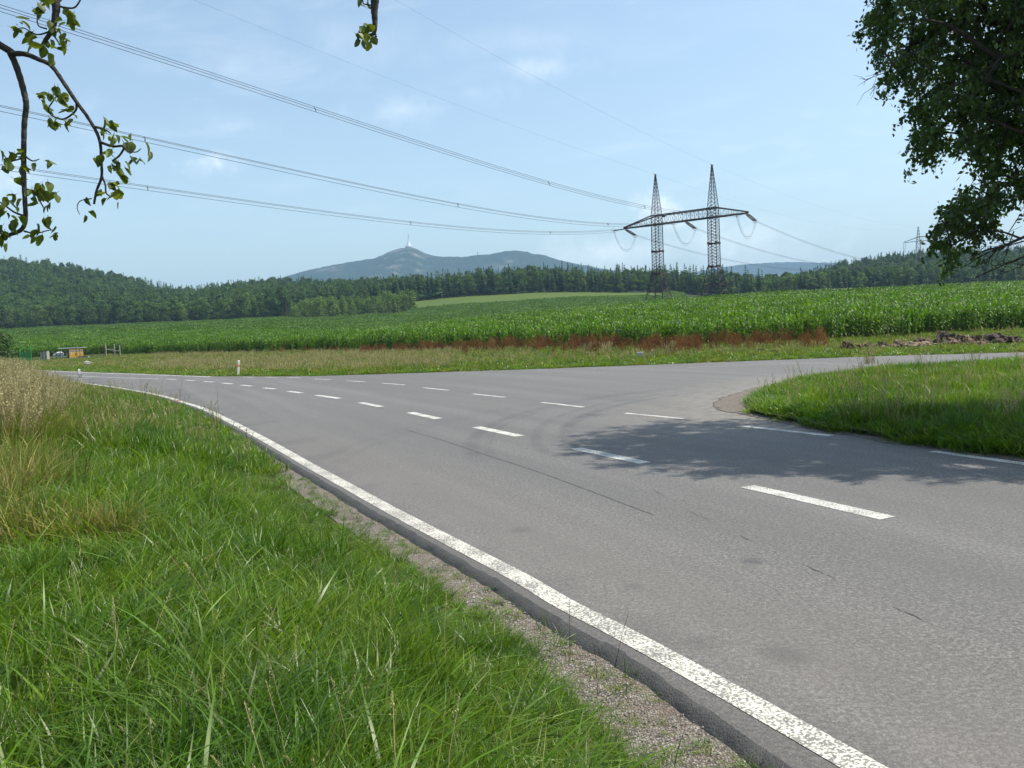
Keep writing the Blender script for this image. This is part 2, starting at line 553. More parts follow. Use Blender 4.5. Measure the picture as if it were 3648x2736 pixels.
def asphalt_mat():
    m, N, out = new_mat('asphalt')
    tc = N.n('ShaderNodeTexCoord').outputs['Object']
    fine = N.noise(tc, 95, 3, 0.75)
    grit = N.noise(tc, 30, 4, 0.7)
    mid = N.noise(tc, 9, 4, 0.6)
    wide = N.noise(tc, 0.35, 4, 0.55, 0.6)
    cell = N.n('ShaderNodeTexVoronoi'); N.link(tc, cell.inputs['Vector']); cell.inputs['Scale'].default_value = 75
    cs_ = N.n('ShaderNodeSeparateColor'); N.link(cell.outputs['Color'], cs_.inputs[0])
    c = N.mix(N.math('ADD', N.math('MULTIPLY', N.ramp(fine, 0.36, 0.66), 0.45), N.math('MULTIPLY', N.math('POWER', cs_.outputs[0], 1.3), 0.62)), (0.070, 0.065, 0.060), (0.275, 0.260, 0.236))
    c = N.mix(N.ramp(grit, 0.38, 0.58, 0.75, 0.0), c, (0.062, 0.060, 0.058))
    c = N.mix(N.ramp(grit, 0.56, 0.72, 0.0, 0.5), c, (0.27, 0.262, 0.245))
    c = N.mix(N.math('MULTIPLY', N.ramp(mid, 0.45, 0.72), 0.22), c, (0.105, 0.10, 0.098))
    c = N.mix(N.math('MULTIPLY', N.ramp(wide, 0.4, 0.7), 0.28), c, (0.128, 0.123, 0.118))
    # pale dusty stones
    sp = N.n('ShaderNodeTexVoronoi'); N.link(tc, sp.inputs['Vector']); sp.inputs['Scale'].default_value = 38
    c = N.mix(N.ramp(sp.outputs['Distance'], 0.05, 0.13, 0.55, 0.0), c, (0.40, 0.37, 0.29))
    sx = N.n('ShaderNodeSeparateXYZ'); N.link(tc, sx.inputs[0])
    X, Y = sx.outputs[0], sx.outputs[1]
    brk = N.ramp(N.noise(tc, 1.6, 3, 0.6), 0.40, 0.62)

    def arc(cx, cy, r, w, s, x0=None, x1=None, y0=None, y1=None):
        nonlocal c
        d = N.math('SQRT', N.math('ADD', N.math('POWER', N.math('SUBTRACT', X, cx), 2), N.math('POWER', N.math('SUBTRACT', Y, cy), 2)))
        k = N.ramp(N.math('ABSOLUTE', N.math('SUBTRACT', d, r)), w * 0.3, w, 1, 0, True)
        for v, lo, up in ((x0, X, 1), (x1, X, -1), (y0, Y, 1), (y1, Y, -1)):
            if v is not None:
                k = N.math('MULTIPLY', k, N.ramp(N.math('MULTIPLY', N.math('SUBTRACT', lo, v), up), 0, 1.2))
        c = N.mix(N.math('MULTIPLY', N.math('MULTIPLY', k, s), N.ramp(brk, 0, 1, 0.45, 1)), c, (0.045, 0.045, 0.048))
    across = N.math('ADD', N.math('MULTIPLY', X, 0.9), N.math('MULTIPLY', Y, 0.43))
    along = N.math('SUBTRACT', N.math('MULTIPLY', Y, 0.9), N.math('MULTIPLY', X, 0.43))
    cv = N.n('ShaderNodeCombineXYZ'); N.put(cv.inputs[0], across); N.put(cv.inputs[1], N.math('MULTIPLY', along, 0.045))
    lane = N.noise(cv.outputs[0], 0.95, 4, 0.6)
    c = N.mix(N.ramp(lane, 0.44, 0.60, 0.0, 0.38), c, (0.096, 0.091, 0.086))
    c = N.mix(N.ramp(lane, 0.34, 0.46, 0.12, 0.0), c, (0.24, 0.232, 0.218))
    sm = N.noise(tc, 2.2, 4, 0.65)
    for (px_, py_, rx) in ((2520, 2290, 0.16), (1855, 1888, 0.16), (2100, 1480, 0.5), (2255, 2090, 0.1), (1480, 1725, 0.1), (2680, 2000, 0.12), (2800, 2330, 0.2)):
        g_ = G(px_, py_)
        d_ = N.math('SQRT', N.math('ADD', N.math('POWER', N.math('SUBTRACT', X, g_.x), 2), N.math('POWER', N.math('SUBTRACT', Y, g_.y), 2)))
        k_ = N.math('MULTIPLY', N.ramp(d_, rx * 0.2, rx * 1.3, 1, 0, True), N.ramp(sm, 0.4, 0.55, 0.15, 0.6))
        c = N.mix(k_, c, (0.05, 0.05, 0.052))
    # tyre marks curving into the side road, and one long straight one
    for (r_, w_, s_) in ((11.5, 0.16, 0.5), (12.1, 0.12, 0.35), (13.3, 0.16, 0.45), (13.0, 0.10, 0.3)):
        arc(12.5, 15.5, r_, w_ * 1.4, s_ * 0.85, None, 6.0, 13.0, None)
    arc(12.0, 13.0, 15.0, 0.2, 0.16, None, 4.0, 9.5, None)
    arc(12.5, 12.5, 16.0, 0.2, 0.14, None, 4.0, 9.5, None)
    # broad polished and brown dusty lanes: by distance from the left edge line (attribute laid by the builder)
    at = N.n('ShaderNodeVertexColor'); at.layer_name = 'tint'
    sc_ = N.n('ShaderNodeSeparateColor'); N.link(at.outputs[0], sc_.inputs[0])
    c = N.mix(N.math('MULTIPLY', sc_.outputs[0], N.ramp(wide, 0.3, 0.6, 0.2, 0.5)), c, (0.205, 0.175, 0.150))
    c = N.mix(N.math('MULTIPLY', sc_.outputs[1], 0.75), c, (0.066, 0.062, 0.058))
    c = N.mix(N.math('MULTIPLY', sc_.outputs[2], N.ramp(N.noise(tc, 3.0, 4, 0.65), 0.36, 0.58, 0, 0.85)), c, (0.24, 0.215, 0.175))
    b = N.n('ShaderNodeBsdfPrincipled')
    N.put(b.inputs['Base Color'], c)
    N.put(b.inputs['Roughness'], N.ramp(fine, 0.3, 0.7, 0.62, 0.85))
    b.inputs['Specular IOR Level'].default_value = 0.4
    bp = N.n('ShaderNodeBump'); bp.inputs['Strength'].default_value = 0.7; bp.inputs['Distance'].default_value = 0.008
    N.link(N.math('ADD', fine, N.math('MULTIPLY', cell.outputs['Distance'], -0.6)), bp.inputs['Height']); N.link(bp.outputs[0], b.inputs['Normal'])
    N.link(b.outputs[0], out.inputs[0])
    return m


def paint_mat(name, col, wear=0.5):
    m, N, out = new_mat(name)
    tc = N.n('ShaderNodeTexCoord').outputs['Object']
    n1 = N.noise(tc, 55, 3, 0.6)
    n2 = N.noise(tc, 2.5, 3, 0.6)
    th = N.math('ADD', n1, N.math('MULTIPLY', N.math('SUBTRACT', n2, 0.5), 0.45))
    k = N.ramp(th, 0.42 + wear * 0.045, 0.48 + wear * 0.045)
    c = N.mix(k, (0.17, 0.16, 0.145), col)
    c = N.mix(N.ramp(N.noise(tc, 12, 3, 0.6), 0.4, 0.7, 0, 0.3), c, tuple(x * 0.75 for x in col))
    b = N.n('ShaderNodeBsdfPrincipled')
    N.put(b.inputs['Base Color'], c)
    b.inputs['Roughness'].default_value = 0.7
    bp = N.n('ShaderNodeBump'); bp.inputs['Strength'].default_value = 0.6; bp.inputs['Distance'].default_value = 0.006
    N.link(n1, bp.inputs['Height']); N.link(bp.outputs[0], b.inputs['Normal'])
    N.link(b.outputs[0], out.inputs[0])
    return m


def ground_mat():
    """terrain: colour by what grows there (tint), broken up by noise"""
    m, N, out = new_mat('ground_soil_and_turf')
    tc = N.n('ShaderNodeTexCoord').outputs['Object']
    at = N.n('ShaderNodeVertexColor'); at.layer_name = 'tint'
    n1 = N.noise(tc, 1.3, 5, 0.65)
    n2 = N.noise(tc, 0.06, 4, 0.6)
    c = N.mix(N.ramp(n1, 0.3, 0.7), N.mix(1.0, at.outputs[0], (0.65, 0.68, 0.6), 'MULTIPLY'), at.outputs[0])
    c = N.mix(N.ramp(n2, 0.4, 0.65, 0, 0.35), c, N.mix(1.0, c, (1.35, 1.15, 0.9), 'MULTIPLY'))
    b = N.n('ShaderNodeBsdfPrincipled')
    N.put(b.inputs['Base Color'], c)
    b.inputs['Roughness'].default_value = 0.95
    b.inputs['Specular IOR Level'].default_value = 0.1
    N.link(b.outputs[0], out.inputs[0])
    return m


def gravel_mat():
    m, N, out = new_mat('gravel')
    tc = N.n('ShaderNodeTexCoord').outputs['Object']
    v = N.n('ShaderNodeTexVoronoi'); N.link(tc, v.inputs['Vector']); v.inputs['Scale'].default_value = 70
    n1 = N.noise(tc, 9, 4, 0.6)
    hs = N.n('ShaderNodeSeparateColor'); N.link(v.outputs['Color'], hs.inputs[0])
    c = N.mix(N.math('POWER', hs.outputs[0], 1.4), (0.10, 0.085, 0.07), (0.42, 0.375, 0.32))
    c = N.mix(N.ramp(v.outputs['Distance'], 0.35, 0.75, 0, 0.75), c, (0.06, 0.045, 0.035))
    c = N.mix(N.ramp(n1, 0.42, 0.66, 0, 0.7), c, (0.17, 0.125, 0.09))
    b = N.n('ShaderNodeBsdfPrincipled')
    N.put(b.inputs['Base Color'], c); b.inputs['Roughness'].default_value = 0.95
    bp = N.n('ShaderNodeBump'); bp.inputs['Strength'].default_value = 1.0; bp.inputs['Distance'].default_value = 0.015
    bp.invert = True
    N.link(v.outputs['Distance'], bp.inputs['Height']); N.link(bp.outputs[0], b.inputs['Normal'])
    N.link(b.outputs[0], out.inputs[0])
    return m


def mountain_mat(scree):
    m, N, out = new_mat('mountain_forest')
    tc = N.n('ShaderNodeTexCoord').outputs['Object']
    at = N.n('ShaderNodeVertexColor'); at.layer_name = 'tint'
    n1 = N.noise(tc, 0.035, 4, 0.7)
    n2 = N.noise(tc, 0.008, 5, 0.65)
    c = N.mix(N.ramp(n1, 0.35, 0.65), (0.010, 0.024, 0.012), (0.028, 0.050, 0.018))
    sx = N.n('ShaderNodeSeparateColor'); N.link(at.outputs[0], sx.inputs[0])
    k = N.math('MULTIPLY', sx.outputs[0], N.ramp(n2, 0.52, 0.64))
    c = N.mix(k, c, (0.20, 0.19, 0.15))
    k2 = N.math('MULTIPLY', sx.outputs[1], N.ramp(n2, 0.5, 0.62, 0, 0.7))
    c = N.mix(k2, c, (0.12, 0.17, 0.06))
    b = N.n('ShaderNodeBsdfPrincipled')
    N.put(b.inputs['Base Color'], c); b.inputs['Roughness'].default_value = 1.0
    b.inputs['Specular IOR Level'].default_value = 0.0
    bp = N.n('ShaderNodeBump'); bp.inputs['Strength'].default_value = 0.8; bp.inputs['Distance'].default_value = 12
    N.link(n1, bp.inputs['Height']); N.link(bp.outputs[0], b.inputs['Normal'])
    N.link(b.outputs[0], out.inputs[0])
    return m


M['asphalt'] = asphalt_mat()
M['white_line'] = paint_mat('worn_white_paint', (0.60, 0.57, 0.49), 1.0)
M['white_dash'] = paint_mat('white_paint', (0.58, 0.57, 0.51), 0.5)
M['red_line'] = paint_mat('red_paint', (0.55, 0.09, 0.08), 0.6)
M['ground'] = ground_mat()
M['gravel'] = gravel_mat()
M['crack'] = plain('crack', (0.085, 0.077, 0.062), 0.95, noise_scale=30, amount=0.3)
M['mountain'] = mountain_mat(1)

# ----------------------------------------------------------------- road outlines (metres, from the photograph)
D = 1 / 0.60636
edge_px = [(3500, 2985), (3076, 2736), (2775, 2565), (2400, 2356), (2200, 2248), (2006, 2149), (1830, 2046), (1563, 1907), (1381, 1811),
           (1200, 1711), (1104, 1659), (1014, 1607), (923, 1556), (833, 1508), (765, 1474), (711, 1451), (652, 1433),
           (607, 1418.5), (553, 1405), (494, 1394), (435, 1384), (381, 1376)]
edge = [tuple(G(*p))[:2] for p in edge_px]
# carry the line on: towards us, straight; and away round the bend
d0 = np.array(edge[0]) - np.array(edge[2]); d0 /= np.linalg.norm(d0)
edge = [tuple(np.array(edge[0]) + d0 * k) for k in (24, 18, 13, 9, 6, 4, 2.5, 1.2)] + edge
for p in ((290, 1364), (200, 1355), (60, 1343), (-150, 1331), (-500, 1318)):
    edge.append(tuple(G(*p))[:2])
EDGE = smooth_line(edge, 5)
far_px = [(-500, 1302), (-150, 1310), (60, 1315), (200, 1320.5), (336, 1326), (480, 1330.5), (607, 1335), (752, 1340), (1000, 1340.5), (1200, 1337.5), (1516, 1327.5),
          (1878, 1315.5), (2200, 1304), (2850, 1279), (3211, 1266.2), (3648, 1255), (4400, 1226), (5600, 1180)]
FAR = smooth_line([tuple(G(*p))[:2] for p in far_px], 4)
isl_px = [(5600, 1262), (4400, 1279), (3648, 1300), (3300, 1318), (3000, 1343), (2850, 1362), (2760, 1386), (2690, 1418), (2660, 1440), (2668, 1465), (2700, 1483),
          (2802, 1503), (2985, 1539), (3313, 1591), (3648, 1637), (4200, 1720), (5200, 1870)]
ISL = smooth_line([tuple(G(*p))[:2] for p in isl_px], 4)


def strip(line, o0, o1, z0, z1, n=1, zf=None):
    """quads between two sideways offsets (to the left of travel) of a polyline"""
    L = np.array(line)
    t = np.gradient(L, axis=0); t /= np.linalg.norm(t, axis=1)[:, None] + 1e-9
    nrm = np.stack([-t[:, 1], t[:, 0]], 1)
    vs = []
    for k in range(n + 1):
        o = o0 + (o1 - o0) * k / n
        z = z0 + (z1 - z0) * k / n
        p = L + nrm * o
        vs.append(np.column_stack([p, np.full(len(L), z)]))
    vs = np.concatenate(vs)
    m = len(L)
    q = [(k * m + i, k * m + i + 1, (k + 1) * m + i + 1, (k + 1) * m + i) for k in range(n) for i in range(m - 1)]
    return vs, np.array(q)


# ----------------------------------------------------------------- terrain heights
XK = np.array([0, 100, 280, 400, 600, 750, 870, 1000, 1200, 1400, 1550, 1700, 1800, 2000, 2212], float)
YK = np.array([60, 100, 150, 200, 250, 300, 400, 500, 600, 750, 900, 1100, 1500], float)
HT = np.array([
    [0, 0, .3, 1.5, 3.5, 6, 10, 13.5, 24, 54, 88, 60, 30],
    [0, 0, .3, 1.5, 3.5, 6, 10, 13.5, 24, 54, 86, 60, 30],
    [0, 0, .5, 2, 4, 6.5, 10, 14, 22, 41, 65, 50, 25],
    [0, 0, .5, 2, 4, 6, 10, 14.5, 19, 30, 44, 38, 20],
    [0, 0, .6, 2, 3.5, 5.5, 10, 14.5, 21, 35, 54, 43, 20],
    [0, .1, 1, 2, 3, 5, 9, 14, 20, 32, 48, 40, 20],
    [0, .2, 1.5, 2.6, 3.3, 5, 9.5, 15, 25, 34, 47, 38, 20],
    [0, .4, 2, 3.8, 4.2, 5, 10.5, 18, 28, 34, 42, 35, 20],
    [0, .8, 2.8, 4.8, 6, 6.3, 11.5, 19, 29.5, 36, 38, 30, 20],
    [0, 1.5, 3.8, 6, 7.5, 7.6, 11.5, 18.5, 26.5, 31, 30, 25, 20],
    [0, 1.6, 4, 6.3, 8.3, 9.0, 11, 16, 21, 26, 26, 20, 15],
    [0, 1.8, 4.2, 6.6, 8.6, 9.6, 11, 14, 16, 19, 21, 18, 15],
    [0, 1.8, 4.2, 6.6, 8.6, 9.5, 10, 13, 17, 30, 43, 40, 20],
    [0, 1.8, 4.3, 6.8, 8.8, 9.5, 9.5, 12, 18, 36, 53, 48, 20],
    [0, 1.8, 4.3, 6.9, 8.8, 9.3, 9.3, 12, 18, 36, 52, 48, 20]])
UG = np.linspace(-0.66, 0.66, 160)
LG = np.linspace(math.log(45), math.log(8600), 260)
uk = (XK - 1106) / 1770
_t = np.stack([np.interp(LG, np.log(np.concatenate([[45], YK, [8600]])), np.concatenate([[0], r, [12]])) for r in HT])
_t = np.stack([np.interp(UG, uk, _t[:, j]) for j in range(len(LG))], 1)
for _ in range(3):
    _t[1:-1] = (_t[:-2] + 2 * _t[1:-1] + _t[2:]) / 4
    _t[:, 1:-1] = (_t[:, :-2] + 2 * _t[:, 1:-1] + _t[:, 2:]) / 4
    _t[1:-1] = (_t[:-2] + 2 * _t[1:-1] + _t[2:]) / 4


def field_h(x, y):
    x = np.asarray(x, float); y = np.asarray(y, float)
    yy = np.clip(y, 45, 8600)
    u = np.clip(x / np.maximum(y, 20), -0.66, 0.66)
    a = (u - UG[0]) / (UG[1] - UG[0]); b = (np.log(yy) - LG[0]) / (LG[1] - LG[0])
    i = np.clip(a.astype(int), 0, len(UG) - 2); j = np.clip(b.astype(int), 0, len(LG) - 2)
    fa = np.clip(a - i, 0, 1); fb = np.clip(b - j, 0, 1)
    h = (_t[i, j] * (1 - fa) + _t[i + 1, j] * fa) * (1 - fb) + (_t[i, j + 1] * (1 - fa) + _t[i + 1, j + 1] * fa) * fb
    h = np.where(y > 45, h, 0)
    h = h + np.where(y > 80, vnoise(x, y, 40, 3) * np.clip((y - 80) / 400, 0, 1) * 0.9, 0)
    return h


def verge_h(x, y):
    """height of the grass verge left of the main road"""
    x = np.asarray(x, float); y = np.asarray(y, float)
    d = polydist(x, y, EDGE)
    k = np.clip((d - 0.55) / 2.6, 0, 1); k = k * k * (3 - 2 * k)
    amp = np.interp(y, [0, 8, 20, 40, 60], [0.48, 0.48, 0.30, 0.12, 0.05])
    h = -0.055 + k * (amp + 0.05)
    u = x / np.maximum(y, 2)
    bank = np.clip((-u - 0.50) / 0.10, 0, 1) * np.interp(y, [6, 14, 36, 46, 52], [0, 0.55, 0.75, 0.45, 0.0])
    bank = bank * np.clip((d - 2) / 3, 0, 1)
    return h + bank + vnoise(x, y, 1.1, 5) * 0.03 * k + vnoise(x, y, 3.7, 6) * 0.05 * k


road_poly = list(map(tuple, EDGE)) + list(map(tuple, FAR[:0]))
# asphalt area: left edge (with the strip outside the line) out to the far edge
OUTL = np.concatenate([EDGE, FAR])          # closed with the right side far away
lim = tuple(G(3500, 2985))[:2]
ROADP = [tuple(p) for p in EDGE] + [tuple(p) for p in FAR] + [(200, 20), (60, -20), (EDGE[0][0], EDGE[0][1])]


def build_road():
    # sheet out of a fine grid in the plane, clipped by polygons -> simple: triangulated polygon from rows
    # outline: left edge line shifted out by 0.40 m
    t = np.gradient(EDGE, axis=0); t /= np.linalg.norm(t, axis=1)[:, None]
    nrm = np.stack([-t[:, 1], t[:, 0]], 1)
    wob = vnoise(EDGE[:, 0] * 3, EDGE[:, 1] * 3, 1.0, 4) * 0.012
    off = np.interp(EDGE[:, 1], [0, 3.7, 5.0, 8, 25, 60], [0.32, 0.29, 0.20, 0.18, 0.17, 0.15]) + wob
    E2 = smooth_line(EDGE, 7)
    t2 = np.gradient(E2, axis=0); t2 /= np.linalg.norm(t2, axis=1)[:, None]
    n2_ = np.stack([-t2[:, 1], t2[:, 0]], 1)
    off2 = np.interp(E2[:, 1], [0, 3.7, 5.0, 8, 25, 60], [0.32, 0.29, 0.20, 0.18, 0.17, 0.15]) + vnoise(E2[:, 0] * 3, E2[:, 1] * 3, 1.0, 4) * 0.012
    off2 = off2 + vnoise(E2[:, 0], E2[:, 1], 0.11, 44) * 0.010 - 0.016 * (vnoise(E2[:, 0], E2[:, 1], 0.35, 45) > 0.45)
    left = E2 + n2_ * off2[:, None]
    outline = [tuple(p) for p in left] + [tuple(p) for p in FAR] + [(190, 0), (60, -12)]
    import bmesh
    bm = bmesh.new()
    vs = [bm.verts.new((x, y, 0)) for x, y in outline]
    bm.faces.new(vs)
    bmesh.ops.triangulate(bm, faces=bm.faces[:])
    # cut into cells so that wear can vary
    for (a, b, ax) in ((0, 60, 1),):
        pass
    ys = [1, 2, 3, 4, 5, 6, 7, 8, 9, 10, 11, 12, 13, 14, 16, 18, 20, 22, 25, 28, 32, 36, 40, 44, 48, 54, 62, 75]
    for y in ys:
        bmesh.ops.bisect_plane(bm, geom=bm.verts[:] + bm.edges[:] + bm.faces[:], plane_co=(0, y, 0), plane_no=(0, 1, 0))
    xs = [-60, -50, -42, -36, -31, -27, -24, -21, -19, -17, -15, -13, -12, -11, -10, -9, -8, -7, -6, -5, -4, -3, -2.4, -1.8, -1.2, -.6, 0, .6, 1.2, 1.8, 2.4, 3, 3.6, 4.2, 5, 6, 7, 8, 9, 10, 12, 14, 17, 20, 25, 30, 40]
    for x in xs:
        bmesh.ops.bisect_plane(bm, geom=bm.verts[:] + bm.edges[:] + bm.faces[:], plane_co=(x, 0, 0), plane_no=(1, 0, 0))
    # lines parallel to the left edge
    for o_ in (0.15, -0.3, -1.0, -1.8):
        pass
    bmesh.ops.triangulate(bm, faces=[f for f in bm.faces if len(f.verts) > 4])
    me = bpy.data.meshes.new('road')
    bm.to_mesh(me); bm.free()
    co = np.empty(len(me.vertices) * 3, np.float32); me.vertices.foreach_get('co', co); co = co.reshape(-1, 3)
    d = -polydist(co[:, 0], co[:, 1], EDGE)            # positive on the road
    di = np.abs(polydist(co[:, 0], co[:, 1], ISL))
    tint = np.zeros((len(co), 4), np.float32); tint[:, 3] = 1
    tint[:, 0] = np.clip(1 - np.abs(d - 0.7) / 1.3, 0, 1) * np.interp(co[:, 1], [3, 12, 25], [0.9, 0.7, 0.0])
    tint[:, 1] = np.where(d < -0.11, 0.6, 0.0)
    tint[:, 2] = np.clip(1 - di / 3.6, 0, 1) * np.clip((co[:, 1] - 13) / 4, 0, 1) * np.clip((16 - co[:, 0]) / 6, 0, 1)
    at = me.color_attributes.new('tint', 'FLOAT_COLOR', 'POINT'); at.data.foreach_set('color', tint.ravel())
    me.materials.append(M['asphalt'])
    o = link('road', me)
    tag(o, kind='structure')
    # broken dark lip of the asphalt along the left side, falling to the gravel
    n = len(E2)
    vs = []; tn = []
    prof = [(0.0, 0.0), (0.035, -0.014), (0.075, -0.045), (0.105, -0.085)]
    for k, (o_, z_) in enumerate(prof):
        jit = (vnoise(E2[:, 0] * 6, E2[:, 1] * 6, 1.0, 20 + k) * 0.010 + vnoise(E2[:, 0], E2[:, 1], 0.07, 30 + k) * 0.009) * (k > 0)
        p = E2 + n2_ * (off2 + o_ + jit)[:, None]
        vs.append(np.column_stack([p, z_ + (0.0015 if k == 0 else 0) + vnoise(E2[:, 0], E2[:, 1], 0.09, 50 + k) * 0.007 * (0 < k < 3)]))
    vs = np.concatenate(vs)
    q = [(k * n + i, k * n + i + 1, (k + 1) * n + i + 1, (k + 1) * n + i) for k in range(3) for i in range(n - 1)]
    tt = np.zeros((len(vs), 3)); tt[:, 1] = 1
    e = link('asphalt_edge', np_mesh('asphalt_edge', vs, q, M['asphalt'], tt), o)
    return o, off, nrm


ROAD, EOFF, ENRM = build_road()


# markings -----------------------------------------------------------------
def ribbon(name, pts, w, mat, z=0.004, ext=None):
    L = np.array(pts, float)
    L = np.array([L[0], L[-1]]) if len(L) == 2 else L
    vs, q = strip(L, w / 2, -w / 2, z, z)
    return link(name, np_mesh(name, vs, q, mat), ROAD)


def arc_split(line, a, b):
    return line[a:b + 1]


# solid left edge line, with the short red piece
seg = [i for i in range(len(EDGE)) if True]
red = tuple(G(637, 1428))[:2]
ds = np.hypot(EDGE[:, 0] - red[0], EDGE[:, 1] - red[1]); ir = int(np.argmin(ds))
fine = smooth_line(EDGE, 3)
ds = np.hypot(fine[:, 0] - red[0], fine[:, 1] - red[1]); ir = int(np.argmin(ds))
cum = np.concatenate([[0], np.cumsum(np.hypot(*np.diff(fine, axis=0).T))])
i0 = int(np.searchsorted(cum, cum[ir] - 0.35)); i1 = max(i0 + 1, int(np.searchsorted(cum, cum[ir] + 0.35)))
ribbon('edge_line', fine[:i0 + 1], 0.188, M['white_line'])
ribbon('edge_line', fine[i1:], 0.188, M['white_line'])
ribbon('edge_line', fine[i0:i1 + 1], 0.188, M['red_line'])
ROAD.children[-1]['label'] = 'red painted piece of the edge line'

dash1 = [((2661.5, 1732.5), (3163.6, 1846.4)), ((2052, 1597.5), (2298, 1650)), ((1697, 1521.5), (1851, 1554)), ((1460, 1469.5), (1561.7, 1492)),
         ((1283.6, 1434.3), (1358, 1449)), ((1126.8, 1407.6), (1209, 1419.8)), ((1027, 1394), (1075, 1400)), ((939, 1382), (980, 1386)),
         ((860, 1372), (896, 1376)), ((792, 1364.6), (828, 1368)), ((726.7, 1359), (760.6, 1361.5)), ((662, 1353.8), (695, 1356)), ((597.8, 1350.6), (629.5, 1352))]
for a, b in dash1:
    w = 0.235
    ribbon('lane_dash', [tuple(G(*a))[:2], tuple(G(*b))[:2]], w, M['white_dash'])
# same line beyond the frame
A, B = G(*dash1[0][0]), G(*dash1[0][1])
dd = (B - A)
for k in (2.1, 4.2, 6.3):
    ribbon('lane_dash', [tuple(A + dd * k)[:2], tuple(B + dd * k)[:2]], 0.235, M['white_dash'])
solid = [(566, 1350.2), (403, 1345), (240, 1338), (100, 1331), (-150, 1321), (-500, 1310)]
ribbon('centre_line', smooth_line([tuple(G(*p))[:2] for p in solid], 4), 0.16, M['white_dash'])
dash2 = [((3320.7, 1608), (3760, 1668)), ((2658, 1519), (2962.6, 1553)), ((2227.5, 1472), (2434, 1492)), ((1930, 1433.4), (2079, 1450.5)),
         ((1686, 1403.5), (1800, 1415.7)), ((1506.5, 1381), (1597.8, 1390.4)), ((1361.8, 1365), (1441.8, 1371.4)), ((1235, 1356.5), (1301.7, 1360.6)),
         ((1120, 1349.7), (1178.7, 1353)), ((1022.8, 1344.8), (1074.7, 1346.6)), ((943.7, 1344), (988.9, 1345.6)), ((862, 1343.4), (905, 1344))]
for i, (a, b) in enumerate(dash2):
    ribbon('junction_dash', [tuple(G(*a))[:2], tuple(G(*b))[:2]], 0.19 if i < 2 else 0.15, M['white_dash'])
farl = [(752, 1342.5), (607, 1337.5), (480, 1333), (336, 1328.3), (200, 1322.8), (60, 1317.5), (-150, 1312.5)]
ribbon('far_edge_line', smooth_line([tuple(G(*p))[:2] for p in farl], 4), 0.25, M['white_dash'])
ribbon('far_edge_line', smooth_line([tuple(G(*p))[:2] for p in ((2450, 1309.5), (2600, 1303), (2760, 1297), (2950, 1291))], 4), 0.09, M['white_dash'])

# cracks along the old seam
crk = [[(2313, 1737), (2330, 1747), (2345, 1754), (2371, 1770)], [(2440, 1815), (2470, 1828), (2510, 1846), (2545, 1861)],
       [(2630, 1906), (2660, 1920), (2700, 1937)], [(2838, 2004), (2870, 2015), (2905, 2032), (2950, 2050), (2990, 2070)],
       [(3165, 2152), (3210, 2176), (3260, 2196), (3310, 2222), (3365, 2245)], [(2290, 1580), (2340, 1590), (2345, 1592)]]
for c_ in crk:
    L = smooth_line([tuple(G(*p))[:2] for p in c_], 6)
    L = L + np.stack([vnoise(L[:, 0] * 30, L[:, 1] * 30, 1, 1), vnoise(L[:, 0] * 30, L[:, 1] * 30, 1, 2)], 1) * 0.010
    n = len(L); t = np.gradient(L, axis=0); t /= np.linalg.norm(t, axis=1)[:, None]
    nr = np.stack([-t[:, 1], t[:, 0]], 1)
    w = (0.0015 + 0.005 * np.abs(vnoise(L[:, 0] * 11, L[:, 1] * 11, 1, 9))) * np.sin(np.linspace(0.05, math.pi - 0.05, n))
    vs = np.concatenate([np.column_stack([L + nr * w[:, None], np.full(n, 0.004)]), np.column_stack([L - nr * w[:, None], np.full(n, 0.004)])])
    q = [(i, i + 1, n + i + 1, n + i) for i in range(n - 1)]
    link('crack', np_mesh('crack', vs, q, M['crack']), ROAD)
# the long faint seam
L = smooth_line([tuple(G(*p))[:2] for p in ((1440, 1530), (1560, 1563), (1730, 1620), (1900, 1675), (2100, 1748), (2330, 1835))], 12)
vs, q = strip(L, 0.010, -0.010, 0.004, 0.004)
link('seam', np_mesh('seam', vs, q, plain('tar_seam', (0.105, 0.10, 0.097), 0.9, noise_scale=6, amount=0.4)), ROAD)
# crumbled asphalt rim round the tip of the grass island
rim = smooth_line([tuple(G(*p))[:2] for p in ((2860, 1366), (2740, 1374), (2640, 1396), (2580, 1416), (2545, 1442), (2570, 1464), (2660, 1480), (2790, 1502), (2950, 1532))], 6)
isl_in = smooth_line([tuple(G(*p))[:2] for p in ((2870, 1364), (2770, 1388), (2700, 1416), (2670, 1438), (2672, 1456), (2690, 1470), (2730, 1484), (2830, 1506), (2960, 1534))], 6)
rim = rim + np.stack([vnoise(rim[:, 0] * 3, rim[:, 1] * 3, 1, 31), vnoise(rim[:, 0] * 3, rim[:, 1] * 3, 1, 32)], 1) * 0.12
n = len(rim)
vs = np.concatenate([np.column_stack([rim, np.full(n, 0.004)]), np.column_stack([isl_in, np.full(n, 0.03)])])
q = [(i, i + 1, n + i + 1, n + i) for i in range(n - 1)]
tag(link('gravel_apron', np_mesh('gravel_apron', vs, q, M['gravel'])), kind='structure')
near_isl = np.array([p for p in ISL if p[1] < 19.6 and p[0] < 16])
near_isl = smooth_line(near_isl, 4)
t_ = np.gradient(near_isl, axis=0); t_ /= np.linalg.norm(t_, axis=1)[:, None]
nn_ = np.stack([-t_[:, 1], t_[:, 0]], 1)
if not in_poly(near_isl[5:6, 0] + nn_[5:6, 0] * 0.3, near_isl[5:6, 1] + nn_[5:6, 1] * 0.3, [tuple(p) for p in ISL])[0]:
    nn_ = -nn_
wv = 0.10 + 0.13 * np.abs(vnoise(near_isl[:, 0] * 2, near_isl[:, 1] * 2, 1, 61)) + 0.08 * vnoise(near_isl[:, 0] * 7, near_isl[:, 1] * 7, 1, 62)
m_ = len(near_isl)
